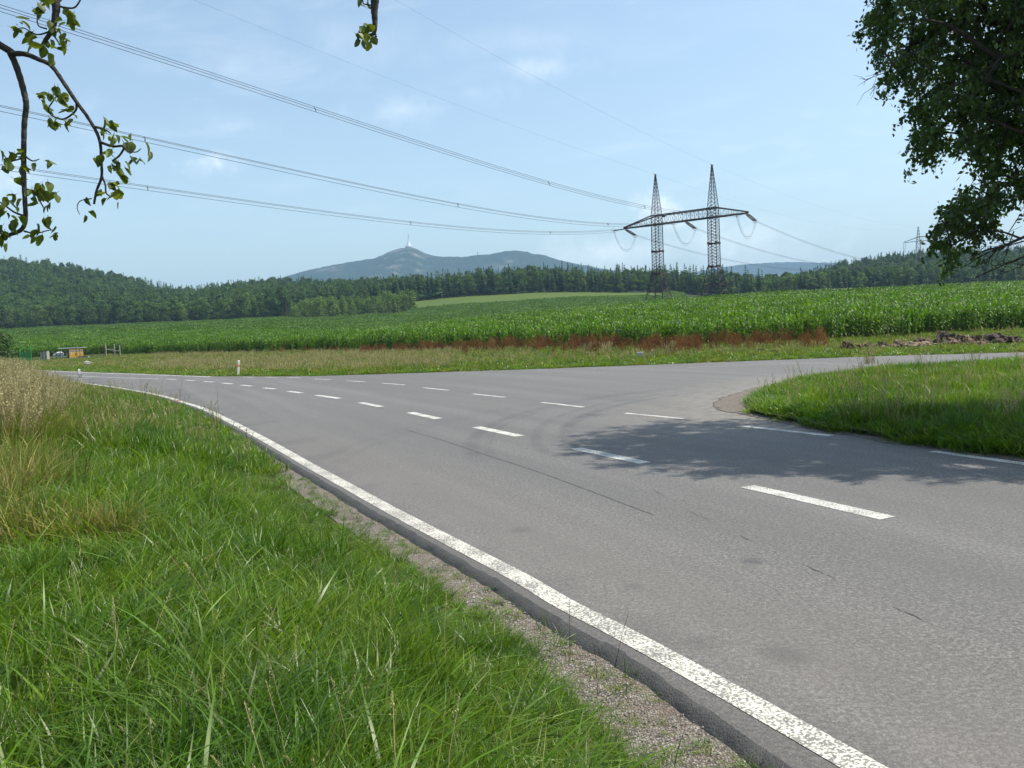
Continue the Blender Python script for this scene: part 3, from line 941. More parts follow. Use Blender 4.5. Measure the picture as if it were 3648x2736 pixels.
vs = np.concatenate([np.column_stack([near_isl - nn_ * wv[:, None], np.full(m_, 0.005)]), np.column_stack([near_isl + nn_ * 0.22, np.full(m_, 0.05)])])
q = [(i, i + 1, m_ + i + 1, m_ + i) for i in range(m_ - 1)]
tag(link('gravel_strip', np_mesh('gravel_strip', vs, q, M['gravel'])), kind='structure')
vs, q = strip(rim, 0.018, -0.018, 0.008, 0.008)
link('crack', np_mesh('crack', vs, q, M['crack']), ROAD)


# ----------------------------------------------------------------- terrain
def corn_front(xd):
    return np.interp(xd, [-400, 0, 250, 420, 600, 800, 1000, 1200, 1400, 1700, 2212, 2700], [168, 166, 160, 140, 122, 104, 86, 73, 65, 64, 66, 68])


def wood_edge(xd):
    return np.interp(xd, [-400, 0, 100, 280, 400, 500, 640, 760, 800, 900, 1400, 1460, 1700, 2212, 2700],
                     [505, 505, 505, 510, 515, 508, 505, 560, 600, 602, 602, 590, 560, 520, 520])


def xd_of(x, y):
    return 1106 + 1770 * x / np.maximum(y, 1)


def build_terrain():
    az = np.radians(np.concatenate([np.linspace(-180, -42, 30)[:-1], np.linspace(-42, 42, 240), np.linspace(42, 180, 30)[1:]]))
    r = np.concatenate([[0.5], np.exp(np.linspace(math.log(2), math.log(8500), 210))])
    A_, R_ = np.meshgrid(az, r, indexing='ij')
    x = R_ * np.sin(A_); y = R_ * np.cos(A_)
    z = field_h(x, y)
    front = y > 0
    road = in_poly(x, y, ROADP)
    z = np.where(road & (y < 90), -0.15, z)
    dfar = polydist(x, y, FAR)
    left = (polydist(x, y, EDGE) > 0.3) & (y < 66) & (np.hypot(x, y) < 95) & (dfar < 0)
    z = np.where(left, verge_h(x, y) - 0.05, z)
    nearE = np.abs(polydist(x, y, EDGE)) < 1.6
    z = np.where(nearE & (y < 66), np.minimum(z, -0.16), z)
    # gentle rise behind the far edge
    beyond = (dfar > 0) & (y > 30) & (y < 200)
    z = np.where(beyond, z + np.clip(dfar / 3, 0, 1) * 0.06 - 0.02, z)
    xd = xd_of(x, y)
    tint = np.empty(x.shape + (3,)); tint[:] = (0.075, 0.085, 0.03)
    cf = corn_front(xd)
    corn = (y > cf) & front
    tint[corn] = (0.045, 0.06, 0.02)
    meadow = (xd > 890) & (xd < 1445) & (y > 505) & (y < 640)
    tint[meadow] = (0.095, 0.14, 0.032)
    wood = (y > wood_edge(xd)) & ~meadow
    tint[wood] = (0.03, 0.035, 0.015)
    dirt = in_poly(xd, y, [(1800, 47), (2500, 44), (2500, 62), (1800, 60)])
    tint[dirt] = (0.12, 0.10, 0.06)
    n0, n1 = x.shape
    vs = np.column_stack([x.ravel(), y.ravel(), z.ravel()])
    i, j = np.meshgrid(np.arange(n0 - 1), np.arange(n1 - 1), indexing='ij')
    q = np.stack([i * n1 + j, (i + 1) * n1 + j, (i + 1) * n1 + j + 1, i * n1 + j + 1], -1).reshape(-1, 4)
    me = np_mesh('ground', vs, q[:, ::-1], M['ground'], tint.reshape(-1, 3), smooth=True)
    tag(link('ground', me), kind='structure')


build_terrain()


def build_verge():
    # gravel shoulder
    n = len(EDGE)
    lo = EOFF + 0.07
    hi = EOFF + 0.12 + np.interp(EDGE[:, 1], [0, 3.7, 6, 12, 20, 40], [0.6, 0.55, 0.36, 0.34, 0.26, 0.15])
    rows = []
    for k in range(5):
        o_ = lo + (hi - lo) * k / 4
        p = EDGE + ENRM * o_[:, None]
        rows.append(np.column_stack([p, -0.062 + vnoise(p[:, 0] * 4, p[:, 1] * 4, 1, 40) * 0.008 + 0.001 * k]))
    vs = np.concatenate(rows)
    q = [(k * n + i, k * n + i + 1, (k + 1) * n + i + 1, (k + 1) * n + i) for k in range(4) for i in range(n - 1)]
    tag(link('gravel_shoulder', np_mesh('gravel_shoulder', vs, q, M['gravel'])), kind='structure')
    # verge soil
    rows = []
    outs = [0.0, 0.4, 0.9, 1.5, 2.2, 3, 4, 5.5, 7.5, 10, 13, 17, 22]
    for o_ in outs:
        p = EDGE + ENRM * (hi - 0.12 + o_)[:, None]
        rows.append(np.column_stack([p, verge_h(p[:, 0], p[:, 1]) - (0.03 if o_ == 0 else 0)]))
    vs = np.concatenate(rows)
    q = [(k * n + i, k * n + i + 1, (k + 1) * n + i + 1, (k + 1) * n + i) for k in range(len(outs) - 1) for i in range(n - 1) if EDGE[i, 1] < 42]
    tint = np.tile((0.07, 0.075, 0.03), (len(vs), 1))
    tag(link('verge', np_mesh('verge', vs, q, M['ground'], tint, smooth=True)), kind='structure')
    # island soil
    import bmesh
    ring = [tuple(p) for p in ISL]
    bm = bmesh.new()
    f = bm.faces.new([bm.verts.new((x, y, 0.004)) for x, y in ring])
    g = bmesh.ops.inset_region(bm, faces=[f], thickness=0.5, depth=0.0)
    inner = [v for v in f.verts]
    for v in inner:
        v.co.z = 0.10
    bmesh.ops.triangulate(bm, faces=bm.faces[:])
    me = bpy.data.meshes.new('grass_island'); bm.to_mesh(me); bm.free()
    me.materials.append(M['ground'])
    at = me.color_attributes.new('tint', 'FLOAT_COLOR', 'POINT')
    at.data.foreach_set('color', np.tile((0.075, 0.08, 0.032, 1), (len(me.vertices), 1)).astype(np.float32).ravel())
    tag(link('grass_island', me), kind='structure')
    # loose stones on the gravel
    mb = MB()
    for _ in range(2600):
        i = random.randrange(5, min(n - 1, 70))
        if EDGE[i, 1] > 16: continue
        o_ = lo[i] + random.random() ** 0.8 * (hi[i] - lo[i])
        t = random.random()
        p = EDGE[i] * (1 - t) + EDGE[i + 1] * t + ENRM[i] * o_
        s = random.uniform(0.004, 0.012) * (1.6 if random.random() < 0.08 else 1)
        z = -0.055
        a = random.random() * 6
        vs = [(p[0] + s * math.cos(a + k * 1.57) * random.uniform(.7, 1.2), p[1] + s * math.sin(a + k * 1.57) * random.uniform(.7, 1.2), z) for k in range(4)]
        vs.append((p[0], p[1], z + s * 0.9))
        mb.add(vs, [(0, 1, 4), (1, 2, 4), (2, 3, 4), (3, 0, 4)])
    tag(link('loose_stones', mb.mesh('loose_stones', plain('loose_stone', (0.30, 0.27, 0.235), 0.95, noise_scale=12, amount=0.5))), kind='stuff', label='small loose stones on the gravel shoulder')


build_verge()


# ----------------------------------------------------------------- mountains
def build_mountain(name, prof, Yc, depth, tintf, n=160, seed=1):
    """prof: (photo x, y) of the skyline in 2212-wide units"""
    xs = np.array([p[0] for p in prof], float); ys = np.array([p[1] for p in prof], float)
    px = np.linspace(xs[0], xs[-1], n)
    py = np.interp(px, xs, ys)
    ker = np.array([1, 2, 1]) / 4
    py = np.convolve(np.pad(py, 1, 'edge'), ker, 'valid')
    rows = 26
    V = []; T = []
    for k in range(rows):
        s = -1 + 2 * k / (rows - 1)
        Yr = Yc + s * depth
        sh = (1 - abs(s) ** 1.35)
        for a, b in zip(px, py):
            top = P(a * D, b * D, Yc)
            x = top.x / Yc * Yr * 0.5 + top.x * 0.5
            h = 12 + (top.z - 12) * sh
            h += (vnoise(x, Yr, 260, seed) * 22 + vnoise(x, Yr, 90, seed + 1) * 9) * sh * (1 - sh) * 3
            h += vnoise(x, Yr, 22, seed + 2) * 3.5 * sh
            V.append((x, Yr, h)); T.append(tintf(a, b, s, sh))
    q = [(k * n + i, k * n + i + 1, (k + 1) * n + i + 1, (k + 1) * n + i) for k in range(rows - 1) for i in range(n - 1)]
    tag(link(name, np_mesh(name, V, q, M['mountain'], np.array(T), smooth=True)), kind='structure')


def scree(a, b, s, sh):
    r = 0
    if s < 0:
        r = max(0, 1 - abs(a - 875) / 75) * (0.5 < sh) * 1.0
        r = max(r, max(0, 1 - abs(a - 720) / 35) * (0.55 < sh < 0.97))
        r = max(r, max(0, 1 - abs(a - 1090) / 50) * (0.5 < sh < 0.85) * 0.7)
    return (min(1, r * 1.4), 1.0 if sh < 0.6 else 0, 0)


build_mountain('mountain', [(560, 608), (610, 600), (645, 589), (700, 576), (745, 568), (790, 561), (815, 556), (838, 545), (860, 537), (875, 534), (893, 534), (905, 539), (925, 549), (950, 554),
                            (1000, 555), (1030, 551), (1060, 549), (1085, 543.5), (1112, 541), (1135, 543), (1155, 549), (1172, 550), (1200, 560), (1250, 571), (1320, 583), (1400, 596), (1480, 606)], 5200, 1500, scree)
build_mountain('distant_ridge', [(1380, 604), (1480, 590), (1560, 577), (1600, 571), (1650, 567.5), (1700, 565.5), (1760, 566.5), (1800, 567), (1850, 571), (1950, 580), (2100, 592), (2300, 600)], 7000, 1300,
               lambda a, b, s, sh: (0, 0.6 if sh < 0.7 else 0, 0), seed=9)


# television tower on the mountain
def build_tv_tower():
    base = P(883 * D, 534.5 * D, 5200)
    t = link('television_tower', None, loc=base + Vector((0, 0, -3)))
    t.empty_display_size = 5
    tag(t, 'white cone-shaped television tower standing on the mountain summit', 'tower')
    mb = MB(); mb.lathe([(23, 0), (24, 8), (22, 10), (18, 10.5)], 24); link('base_ring', mb.mesh('base_ring', plain('tower_base', (0.45, 0.46, 0.47), 0.6, noise_scale=0.2)), t)
    mb = MB(); mb.lathe([(17, 10.6), (15, 16), (12, 22), (8.8, 29), (6.2, 37), (4.4, 45), (3.3, 52), (2.8, 58)], 24)
    link('cone', mb.mesh('cone', M['white_plastic'], True), t)
    mb = MB(); mb.lathe([(2.0, 58), (1.9, 76), (1.3, 78), (1.2, 92)], 10)
    link('mast', mb.mesh('mast', M['steel_far']), t)
    m2 = P(1032 * D, 551.5 * D, 5200)
    t2 = link('radio_mast', None, loc=m2 + Vector((0, 0, -4)))
    tag(t2, 'tiny thin mast on the saddle right of the summit tower', 'mast')
    mb = MB(); mb.lathe([(2.0, 0), (1.3, 26)], 6); link('pole', mb.mesh('pole', M['steel_far']), t2)
    mb = MB(); mb.lathe([(2.6, 20), (2.8, 26)], 8); link('antenna_head', mb.mesh('antenna_head', M['steel_far']), t2)


build_tv_tower()


# ----------------------------------------------------------------- woods
def conifer_mesh(seed, H=20, lev=17, wid=3.0, col='conifer'):
    rnd = random.Random(seed)
    mb = MB()
    z0 = H * rnd.uniform(0.08, 0.2)
    for k in range(lev):
        f = k / (lev - 1)
        z = z0 + (H - z0) * f
        r = wid * (1 - f) ** 0.8 * rnd.uniform(0.8, 1.1) + 0.12
        nb = 9 if f < 0.7 else 6
        a0 = rnd.random() * 6.28
        for b in range(nb):
            a = a0 + b * 6.283 / nb + rnd.uniform(-.25, .25)
            rr = r * rnd.uniform(0.7, 1.15)
            w = rr * 0.42
            dz = -rr * rnd.uniform(0.15, 0.42)
            ca, sa = math.cos(a), math.sin(a)
            g = rnd.uniform(0.6, 1.25)
            tip = (ca * rr, sa * rr, z + dz + rr * 0.08)
            m1 = (ca * rr * 0.6 - sa * w, sa * rr * 0.6 + ca * w, z + dz * 0.7 - 0.2)
            m2 = (ca * rr * 0.6 + sa * w, sa * rr * 0.6 - ca * w, z + dz * 0.7 - 0.2)
            mb.add([(0, 0, z + 0.35), m1, tip, m2], [(0, 1, 2), (0, 2, 3)], 0, (g, g, g, 1))
    mb.add([(-.4, 0, H - 1.6), (.4, 0, H - 1.6), (0, 0, H + 0.3)], [(0, 1, 2)], 0, (1, 1, 1, 1))
    mb.add([(0, -.4, H - 1.6), (0, .4, H - 1.6), (0, 0, H + 0.3)], [(0, 1, 2)], 0, (1, 1, 1, 1))
    return mb.mesh('spruce_crown_%d' % seed, M[col])


def broad_mesh(seed, H=15, W_=4.6, n=900, col='broad', base=0.12, card=0.75):
    rng = np.random.default_rng(seed)
    blobs = []
    nb = 13
    for k in range(nb):
        f = rng.random()
        z = H * (base + 0.14 + (0.80 - base) * f)
        rr = W_ * math.sin(math.pi * min(1, 0.25 + 0.68 * f)) * 0.62
        a = rng.random() * 6.28
        d = rr * rng.random() ** 0.5
        blobs.append((math.cos(a) * d, math.sin(a) * d, z, W_ * rng.uniform(0.28, 0.5)))
    blobs.append((0, 0, H * 0.82, W_ * 0.42))
    V = []; T = []
    for i in range(n):
        b = blobs[rng.integers(len(blobs))]
        d = rng.normal(size=3); d /= np.linalg.norm(d)
        if d[2] < -0.3: d[2] *= -0.5
        p = np.array(b[:3]) + d * b[3] * rng.uniform(0.75, 1.08)
        nrm = d + rng.normal(size=3) * 0.55; nrm /= np.linalg.norm(nrm)
        u = np.cross(nrm, rng.normal(size=3)); u /= np.linalg.norm(u)
        v = np.cross(nrm, u)
        s = card * rng.uniform(0.5, 1.15)
        V += [p + u * s * 0.5, p + v * s * 0.45, p - u * s * 0.55, p - v * s * 0.4]
        g = rng.uniform(0.65, 1.2)
        T += [(g, g, g)] * 4
    q = np.arange(4 * n).reshape(-1, 4)
    return np_mesh('crown_%d' % seed, V, q, M[col], np.array(T))


def trunk_mesh(seed, H, r=0.22):
    mb = MB()
    mb.tube([(0, 0, -0.5), (0.05, 0, H * 0.5), (0, 0.05, H)], [r, r * 0.7, r * 0.2], 6)
    return mb.mesh('trunk_%d' % seed, M['far_bark'])


def build_woods():
    con = [conifer_mesh(s, H=20, lev=17, wid=w) for s, w in ((1, 3.3), (2, 3.9), (3, 3.0), (4, 3.6))]
    pin = [broad_mesh(20 + s, H=18, W_=4.0, n=620, col='pine', base=0.45, card=0.8) for s in range(2)]
    brd = [broad_mesh(s, H=15, W_=w, n=950) for s, w in ((5, 4.6), (6, 5.4), (7, 4.0), (8, 5.0))]
    yng = [conifer_mesh(31, H=11, lev=11, wid=2.6, col='copse'), broad_mesh(32, H=11, W_=2.8, n=420, col='copse', base=0.02, card=0.65), broad_mesh(33, H=10, W_=3.2, n=460, col='copse', base=0.02, card=0.65)]
    kinds = con + pin + brd + yng
    heights = [20] * 4 + [18] * 2 + [15] * 4 + [11, 11, 10]
    nm = ['spruce_tree'] * 4 + ['pine_tree'] * 2 + ['broadleaf_tree'] * 4 + ['young_tree'] * 3
    trunks = [trunk_mesh(i, h * 0.85) for i, h in enumerate(heights)]
    pts = []
    rng = np.random.default_rng(5)
    step = 6.2
    gx = np.arange(-640, 700, step); gy = np.arange(470, 1040, step)
    X, Y = np.meshgrid(gx, gy)
    X = X + rng.uniform(-.5, .5, X.shape) * step; Y = Y + rng.uniform(-.5, .5, Y.shape) * step
    X = X.ravel(); Y = Y.ravel()
    xd = xd_of(X, Y)
    we = wood_edge(xd)
    far = np.interp(xd, [-60, 300, 600, 850, 950, 1650, 1740, 1800, 2300], [990, 990, 980, 960, 740, 700, 760, 980, 990])
    ok = (xd > -70) & (xd < 2290) & (Y > we) & (Y < far)
    clump = in_poly(xd, Y, [(636, 478), (700, 470), (850, 474), (908, 505), (906, 540), (850, 570), (640, 560)])
    dn = Y - we
    dens = rng.random(len(X))
    sel = ok | clump
    sel2 = sel & ~((dn > 60) & (dens < 0.15))
    rows = []
    Z = field_h(X, Y)
    for i in np.nonzero(sel2)[0]:
        n_ = vnoise(X[i], Y[i], 70, 8)
        if clump[i]:
            k = 10 + rng.integers(3) if rng.random() < 0.4 else 11 + rng.integers(2); s = rng.uniform(0.85, 1.25)
        elif 600 < xd[i] < 930 and dn[i] < 70:
            k = rng.integers(4) if rng.random() < 0.6 else 4 + rng.integers(2); s = rng.uniform(0.85, 1.15)
        elif dn[i] < 14 and xd[i] < 1480:
            k = 6 + rng.integers(4) if (xd[i] < 560 or rng.random() < 0.45) else rng.integers(4)
            s = rng.uniform(0.75, 1.15) * (1.0 if k >= 6 else 0.95)
            if xd[i] < 560: s *= 0.95
        elif dn[i] < 22:
            k = 6 + rng.integers(4) if rng.random() < 0.6 else rng.integers(4)
            s = rng.uniform(0.8, 1.2)
        else:
            r_ = rng.random()
            if n_ > 0.3: k = rng.integers(4) if r_ < 0.6 else 4 + rng.integers(6)
            elif n_ < -0.25: k = 6 + rng.integers(4) if r_ < 0.6 else 4 + rng.integers(2)
            else: k = 4 + rng.integers(2) if r_ < 0.5 else (rng.integers(4) if r_ < 0.66 else 6 + rng.integers(4))
            if xd[i] < 1480 and Y[i] > far[i] - 90 and rng.random() < 0.5: k = rng.integers(4)
            s = rng.uniform(0.7, 1.15)
            if xd[i] > 900 and xd[i] < 1480: s *= 1.0
        rows.append((X[i], Y[i], Z[i] - 0.2, k, s, rng.random() * 6.28, dn[i]))
    # undergrowth along the foot of the woods
    for i in np.nonzero(ok & (dn < 34))[0]:
        for _ in range(2):
            rows.append((X[i] + rng.uniform(-4, 4), Y[i] + rng.uniform(-3, 5), Z[i] - 0.6, 6 + rng.integers(4), rng.uniform(0.28, 0.5), rng.random() * 6.28, 900))
    rows.sort(key=lambda a: a[6] + (0 if a[3] < 10 else 2))
    # keep out of the power line corridor a little, then the first 300 rows are trees of their own
    vis = [r_ for r_ in rows if 0 < xd_of(r_[0], r_[1]) < 2212]
    front = [r_ for r_ in vis if r_[3] >= 10][:90] + [r_ for r_ in vis if r_[3] < 10][:210]
    fset = set(id(r_) for r_ in front)
    lab = {'spruce_tree': 'dark pointed spruce in the front row of the woods behind the fields',
           'pine_tree': 'round-topped pine in the front row of the woods behind the fields',
           'broadleaf_tree': 'rounded leafy tree at the foot of the woods behind the fields',
           'young_tree': 'low young tree in the copse that juts into the green field'}
    grp = {'spruce_tree': 'spruces along the wood edge', 'pine_tree': 'pines along the wood edge',
           'broadleaf_tree': 'leafy trees along the wood edge', 'young_tree': 'young trees of the copse in the field'}
    for r_ in front:
        k = int(r_[3]); s = r_[4]
        t = link(nm[k], None, loc=(r_[0], r_[1], r_[2]), rot=(0, 0, r_[5]), scl=s)
        xb = float(xd_of(r_[0], r_[1]))
        where_ = ('at the foot of the left hill', 'beside the copse', 'behind the pale meadow', 'behind and between the pylon legs', 'on the rise right of the pylon')[0 if xb < 640 else 1 if xb < 900 else 2 if xb < 1400 else 3 if xb < 1700 else 4]
        if k >= 10:
            where_ = 'in the left half of the copse' if xb < 770 else 'in the right half of the copse'
            lb = 'low young tree ' + where_ + ' that juts into the green field'
        else:
            lb = {'spruce_tree': 'dark pointed spruce', 'pine_tree': 'round-topped pine', 'broadleaf_tree': 'rounded leafy tree'}[nm[k]] + ' of the wood edge ' + where_
        tag(t, lb, 'tree', {'spruce_tree': 'spruces', 'pine_tree': 'pines', 'broadleaf_tree': 'leafy trees', 'young_tree': 'young trees'}[nm[k]] + ' ' + where_)
        link('crown', kinds[k], t)
        link('trunk', trunks[k], t)
    rest = [r_ for r_ in rows if id(r_) not in fset]
    a = np.array(rest)
    zs = a[:, 4]
    scatter('forest', a[:, :3], np.column_stack([zs * 0, zs * 0, a[:, 5]]), np.column_stack([zs * 1.05, zs * 1.05, zs]), a[:, 3].astype(int), kinds,
            'mixed forest of spruce pine and leafy trees covering the hills')
    # thin bright scrub along the wood foot
    print('forest', len(rest), 'front', len(front))


build_woods()


# ----------------------------------------------------------------- grass kits
def clump_mesh(name, seed, nbl, rad, h, hv, w, mat, bend=0.5, segs=3, tint_lo=0.6, tint_hi=1.25, stems=0, stem_h=0.8, stem_mat=None, splay=0.5, dry=0.0, headn=10, head_len=0.12, head_w=0.006):
    rng = np.random.default_rng(seed)
    V = []; Q = []; T = []; Mi = []
    for b in range(nbl):
        a = rng.random() * 6.283; d = rad * rng.random() ** 0.5
        p = np.array([math.cos(a) * d, math.sin(a) * d, -0.02])
        hh = h * (1 - hv * rng.random())
        a2 = a + rng.normal() * 1.2
        out = np.array([math.cos(a2), math.sin(a2), 0])
        side = np.array([-out[1], out[0], 0])
        tw = rng.normal() * 0.5
        side = side * math.cos(tw) + out * math.sin(tw)
        lean = splay * rng.random() * hh
        bd = bend * rng.random() * hh
        ww = w * rng.uniform(0.6, 1.3)
        g = rng.uniform(tint_lo, tint_hi)
        yel = rng.random()
        c = np.array([g * (1 + 0.3 * yel * yel), g, g * 0.9])
        if dry and rng.random() < dry:
            c = np.array([g * 1.6, g * 1.12, g * 1.2])
        o = len(V)
        for s in range(segs + 1):
            t = s / segs
            q = p + np.array([0, 0, hh * (t - 0.35 * (bd / hh) * t ** 3)]) + out * (lean * t + bd * t * t)
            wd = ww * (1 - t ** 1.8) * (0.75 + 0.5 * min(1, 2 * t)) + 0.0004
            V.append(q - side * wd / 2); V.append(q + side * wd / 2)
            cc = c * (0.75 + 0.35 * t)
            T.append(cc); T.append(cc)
        for s in range(segs):
            Q.append((o + 2 * s, o + 2 * s + 1, o + 2 * s + 3, o + 2 * s + 2)); Mi.append(0)
    for b in range(stems):
        a = rng.random() * 6.283; d = rad * rng.random() ** 0.5
        p = np.array([math.cos(a) * d, math.sin(a) * d, 0.0])
        hh = stem_h * rng.uniform(0.65, 1.1)
        out = np.array([math.cos(a), math.sin(a), 0]) * rng.uniform(0.05, 0.3) * hh
        side = np.array([-math.sin(a), math.cos(a), 0])
        for (sd) in (side, np.array([side[1], -side[0], 0])):
            o = len(V)
            for s in range(4):
                t = s / 3
                q = p + np.array([0, 0, hh * t]) + out * t * t
                V.append(q - sd * 0.0012 * (w / 0.006)); V.append(q + sd * 0.0012 * (w / 0.006)); T += [(1, 1, 1)] * 2
            for s in range(3):
                Q.append((o + 2 * s, o + 2 * s + 1, o + 2 * s + 3, o + 2 * s + 2)); Mi.append(1)
        for k in range(headn):
            t = 1 - head_len / hh * (k / headn)
            q = p + np.array([0, 0, hh * t]) + out * t * t
            dd = rng.normal(size=3) * head_w * 1.6 * (0.4 + k / headn); dd[2] *= 0.4
            q = q + dd
            e = rng.normal(size=3) * head_w; e[2] = abs(e[2]) + head_w * 2
            s2 = np.cross(e, rng.normal(size=3)); s2 = s2 / (np.linalg.norm(s2) + 1e-9) * head_w * 0.8
            o = len(V); g = rng.uniform(0.75, 1.2)
            V += [q, q + e * 0.5 + s2, q + e, q + e * 0.5 - s2]; T += [(g, g, g)] * 4
            Q.append((o, o + 1, o + 2, o + 3)); Mi.append(1)
    me = np_mesh(name, V, Q, [mat, stem_mat or mat], np.array(T))
    me.polygons.foreach_set('material_index', np.array(Mi, np.int32)); me.update()
    return me


def place(n, x, y, z, s_lo, s_hi, tilt, rng, nk, kz=None):
    rot = np.column_stack([rng.normal(size=n) * tilt, rng.normal(size=n) * tilt, rng.random(n) * 6.283])
    s = rng.uniform(s_lo, s_hi, n)
    scl = np.column_stack([s, s, s * (kz if kz is not None else 1)])
    return np.column_stack([x, y, z]), rot, scl, rng.integers(nk, size=n)


def cat(*parts):
    return [np.concatenate(c) for c in zip(*parts)]


def sample_view(n, y0, y1, u0, u1, rng, power=1.0):
    """points spread so that nearer ground gets more"""
    t = rng.random(n)
    y = y0 * (y1 / y0) ** (t ** power)
    u = rng.uniform(u0, u1, n)
    return u * y, y


def build_grass():
    rng = np.random.default_rng(21)
    g = M['grass']
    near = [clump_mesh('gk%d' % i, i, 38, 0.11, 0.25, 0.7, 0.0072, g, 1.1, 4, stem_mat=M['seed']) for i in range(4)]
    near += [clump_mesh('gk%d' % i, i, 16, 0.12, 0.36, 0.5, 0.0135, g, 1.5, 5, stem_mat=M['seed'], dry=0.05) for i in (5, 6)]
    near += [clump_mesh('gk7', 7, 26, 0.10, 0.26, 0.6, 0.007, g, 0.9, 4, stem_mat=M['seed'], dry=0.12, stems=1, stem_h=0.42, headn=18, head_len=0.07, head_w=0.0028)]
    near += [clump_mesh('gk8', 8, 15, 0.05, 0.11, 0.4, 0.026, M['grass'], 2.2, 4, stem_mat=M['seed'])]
    # -- near verge
    n = 21000
    y = 2.0 * (16 / 2.0) ** (rng.random(n)); u = rng.uniform(-0.75, 0.6, n); x = u * y
    d = polydist(x, y, EDGE)
    gap = np.interp(y, [0, 3.2, 4.3, 5.4, 12, 20, 40], [0.92, 0.90, 0.80, 0.62, 0.53, 0.46, 0.40]) + vnoise(x, y, 0.5, 3) * 0.06 + vnoise(x, y, 1.7, 4) * 0.05
    k = d > gap
    x, y, d, gap = x[k], y[k], d[k], gap[k]
    rise = np.clip((d - gap) / 1.0, 0, 1)
    kz = 0.30 + 0.70 * rise
    kz = kz * (1 + 0.35 * vnoise(x, y, 0.7, 15) + 0.2 * vnoise(x, y, 0.25, 16))
    P1 = place(len(x), x, y, verge_h(x, y), 0.75, 1.3, 0.28, rng, 7, kz)
    P1[3][:] = np.where(((P1[3] == 4) | (P1[3] == 5)) & (rng.random(len(x)) < 0.62), P1[3] - 4, P1[3])
    P1[3][:] = np.where((rng.random(len(x)) < 0.05) & (vnoise(x, y, 0.9, 71) > 0), 7, P1[3])
    P1[2][:, :2] *= (0.55 + 0.45 * rise)[:, None]
    # sparse tufts on the gravel
    n = 420
    y2 = rng.uniform(2.5, 16, n)
    od = np.argsort(EDGE[:, 1]); ex = np.interp(y2, EDGE[od, 1], EDGE[od, 0]); eo = np.interp(y2, EDGE[od, 1], EOFF[od])
    o_ = eo + rng.uniform(0.10, 0.6, n) ** 1.0
    p = np.column_stack([ex, y2]) + np.array([-0.93, -0.36]) * o_[:, None]
    dd = polydist(p[:, 0], p[:, 1], EDGE); kk = dd > 0.30
    p = p[kk]
    P2 = place(len(p), p[:, 0], p[:, 1], np.full(len(p), -0.06), 0.25, 0.5, 0.2, rng, 7, 0.5)
    a = cat(P1, P2)
    a[3] = np.where((a[3] == 6) & (rng.random(len(a[3])) < 0.9), 1, a[3])
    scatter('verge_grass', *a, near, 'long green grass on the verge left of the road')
    dm = [clump_mesh('gd%d' % i, 140 + i, 24, 0.12, 0.42, 0.5, 0.009, (M['grass_mix'], M['grass_dry'], M['grass'])[i], 0.9, 4, stem_mat=M['seed'], stems=(0, 0, 0)[i], stem_h=0.5) for i in range(3)]
    n = 1900
    x, y = sample_view(n, 6.5, 16, -0.78, -0.45, rng, 0.9)
    k = x / y < -0.54 + 0.07 * vnoise(x, y, 1.6, 9)
    x, y = x[k], y[k]
    scatter('yellowing_grass', *place(len(x), x, y, verge_h(x, y), 0.8, 1.3, 0.15, rng, 3), dm, 'yellowing mixed grass at the left of the verge')
    # -- further verge, mixed
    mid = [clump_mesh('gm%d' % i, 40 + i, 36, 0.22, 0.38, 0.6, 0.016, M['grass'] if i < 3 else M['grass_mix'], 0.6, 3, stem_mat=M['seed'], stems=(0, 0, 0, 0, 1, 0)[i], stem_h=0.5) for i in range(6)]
    n = 26000
    x, y = sample_view(n, 13, 66, -0.72, 0.1, rng, 0.8)
    d = polydist(x, y, EDGE); dfar = polydist(x, y, FAR)
    gap = np.interp(y, [0, 12, 20, 40], [0.62, 0.58, 0.50, 0.42]) + vnoise(x, y, 0.8, 3) * 0.06
    k = (d > gap) & (dfar < -1) & (d < 60)
    x, y, d = x[k], y[k], d[k]
    rise = np.clip((d - 0.6) / 1.5, 0, 1)
    A1 = place(len(x), x, y, verge_h(x, y), 0.8, 1.3, 0.12, rng, 6, 0.45 + 0.5 * rise)
    x1, y1 = x, y
    # -- island
    n = 42000
    x, y = sample_view(n, 9, 44, 0.1, 0.95, rng, 0.9)
    k = in_poly(x, y, [tuple(p) for p in ISL])
    x, y = x[k], y[k]
    d = np.abs(polydist(x, y, ISL))
    k = d > 0.12 + 0.12 * vnoise(x, y, 0.45, 63) + 0.12 * vnoise(x, y, 1.6, 64)
    x, y, d = x[k], y[k], d[k]
    rise = np.clip(d / 1.6, 0, 1)
    A2 = place(len(x), x, y, np.interp(d, [0, 0.5], [0.0, 0.1]), 0.8, 1.3, 0.15, rng, 6, 0.4 + 0.5 * rise)
    A2[3][:] = np.where(vnoise(x, y, 1.5, 5) + rng.normal(size=len(x)) * 0.4 < 0.45, A2[3] % 3, A2[3])
    A2[2][:, 2] *= 1 + 0.35 * vnoise(x, y, 0.9, 6)
    A1[3][:] = np.where((x1 / y1 < -0.48 + 0.06 * vnoise(x1, y1, 3, 8)) & (rng.random(len(x1)) < 0.6), 3 + A1[3] % 3, A1[3] % 3)
    scatter('island_grass', *A2, mid, 'green grass on the island between the two roads')
    wk = [clump_mesh('gw%d' % i, 160 + i, 14, 0.15, 0.42, 0.4, 0.016, M['grass_mix'], 0.5, 3, stem_mat=M['grass_mix'] if i % 2 else M['seed'], stems=(5, 4, 7)[i], stem_h=0.72, headn=12, head_len=0.16, head_w=0.009, splay=0.3) for i in range(3)]
    wi = rng.choice(len(A2[0]), 260, replace=False)
    wj = rng.choice(len(A1[0]), 170, replace=False)
    wp = np.concatenate([A2[0][wi], A1[0][wj]]); nw = len(wp)
    Wd = place(nw, wp[:, 0], wp[:, 1], wp[:, 2], 0.6, 1.15, 0.12, rng, 3)
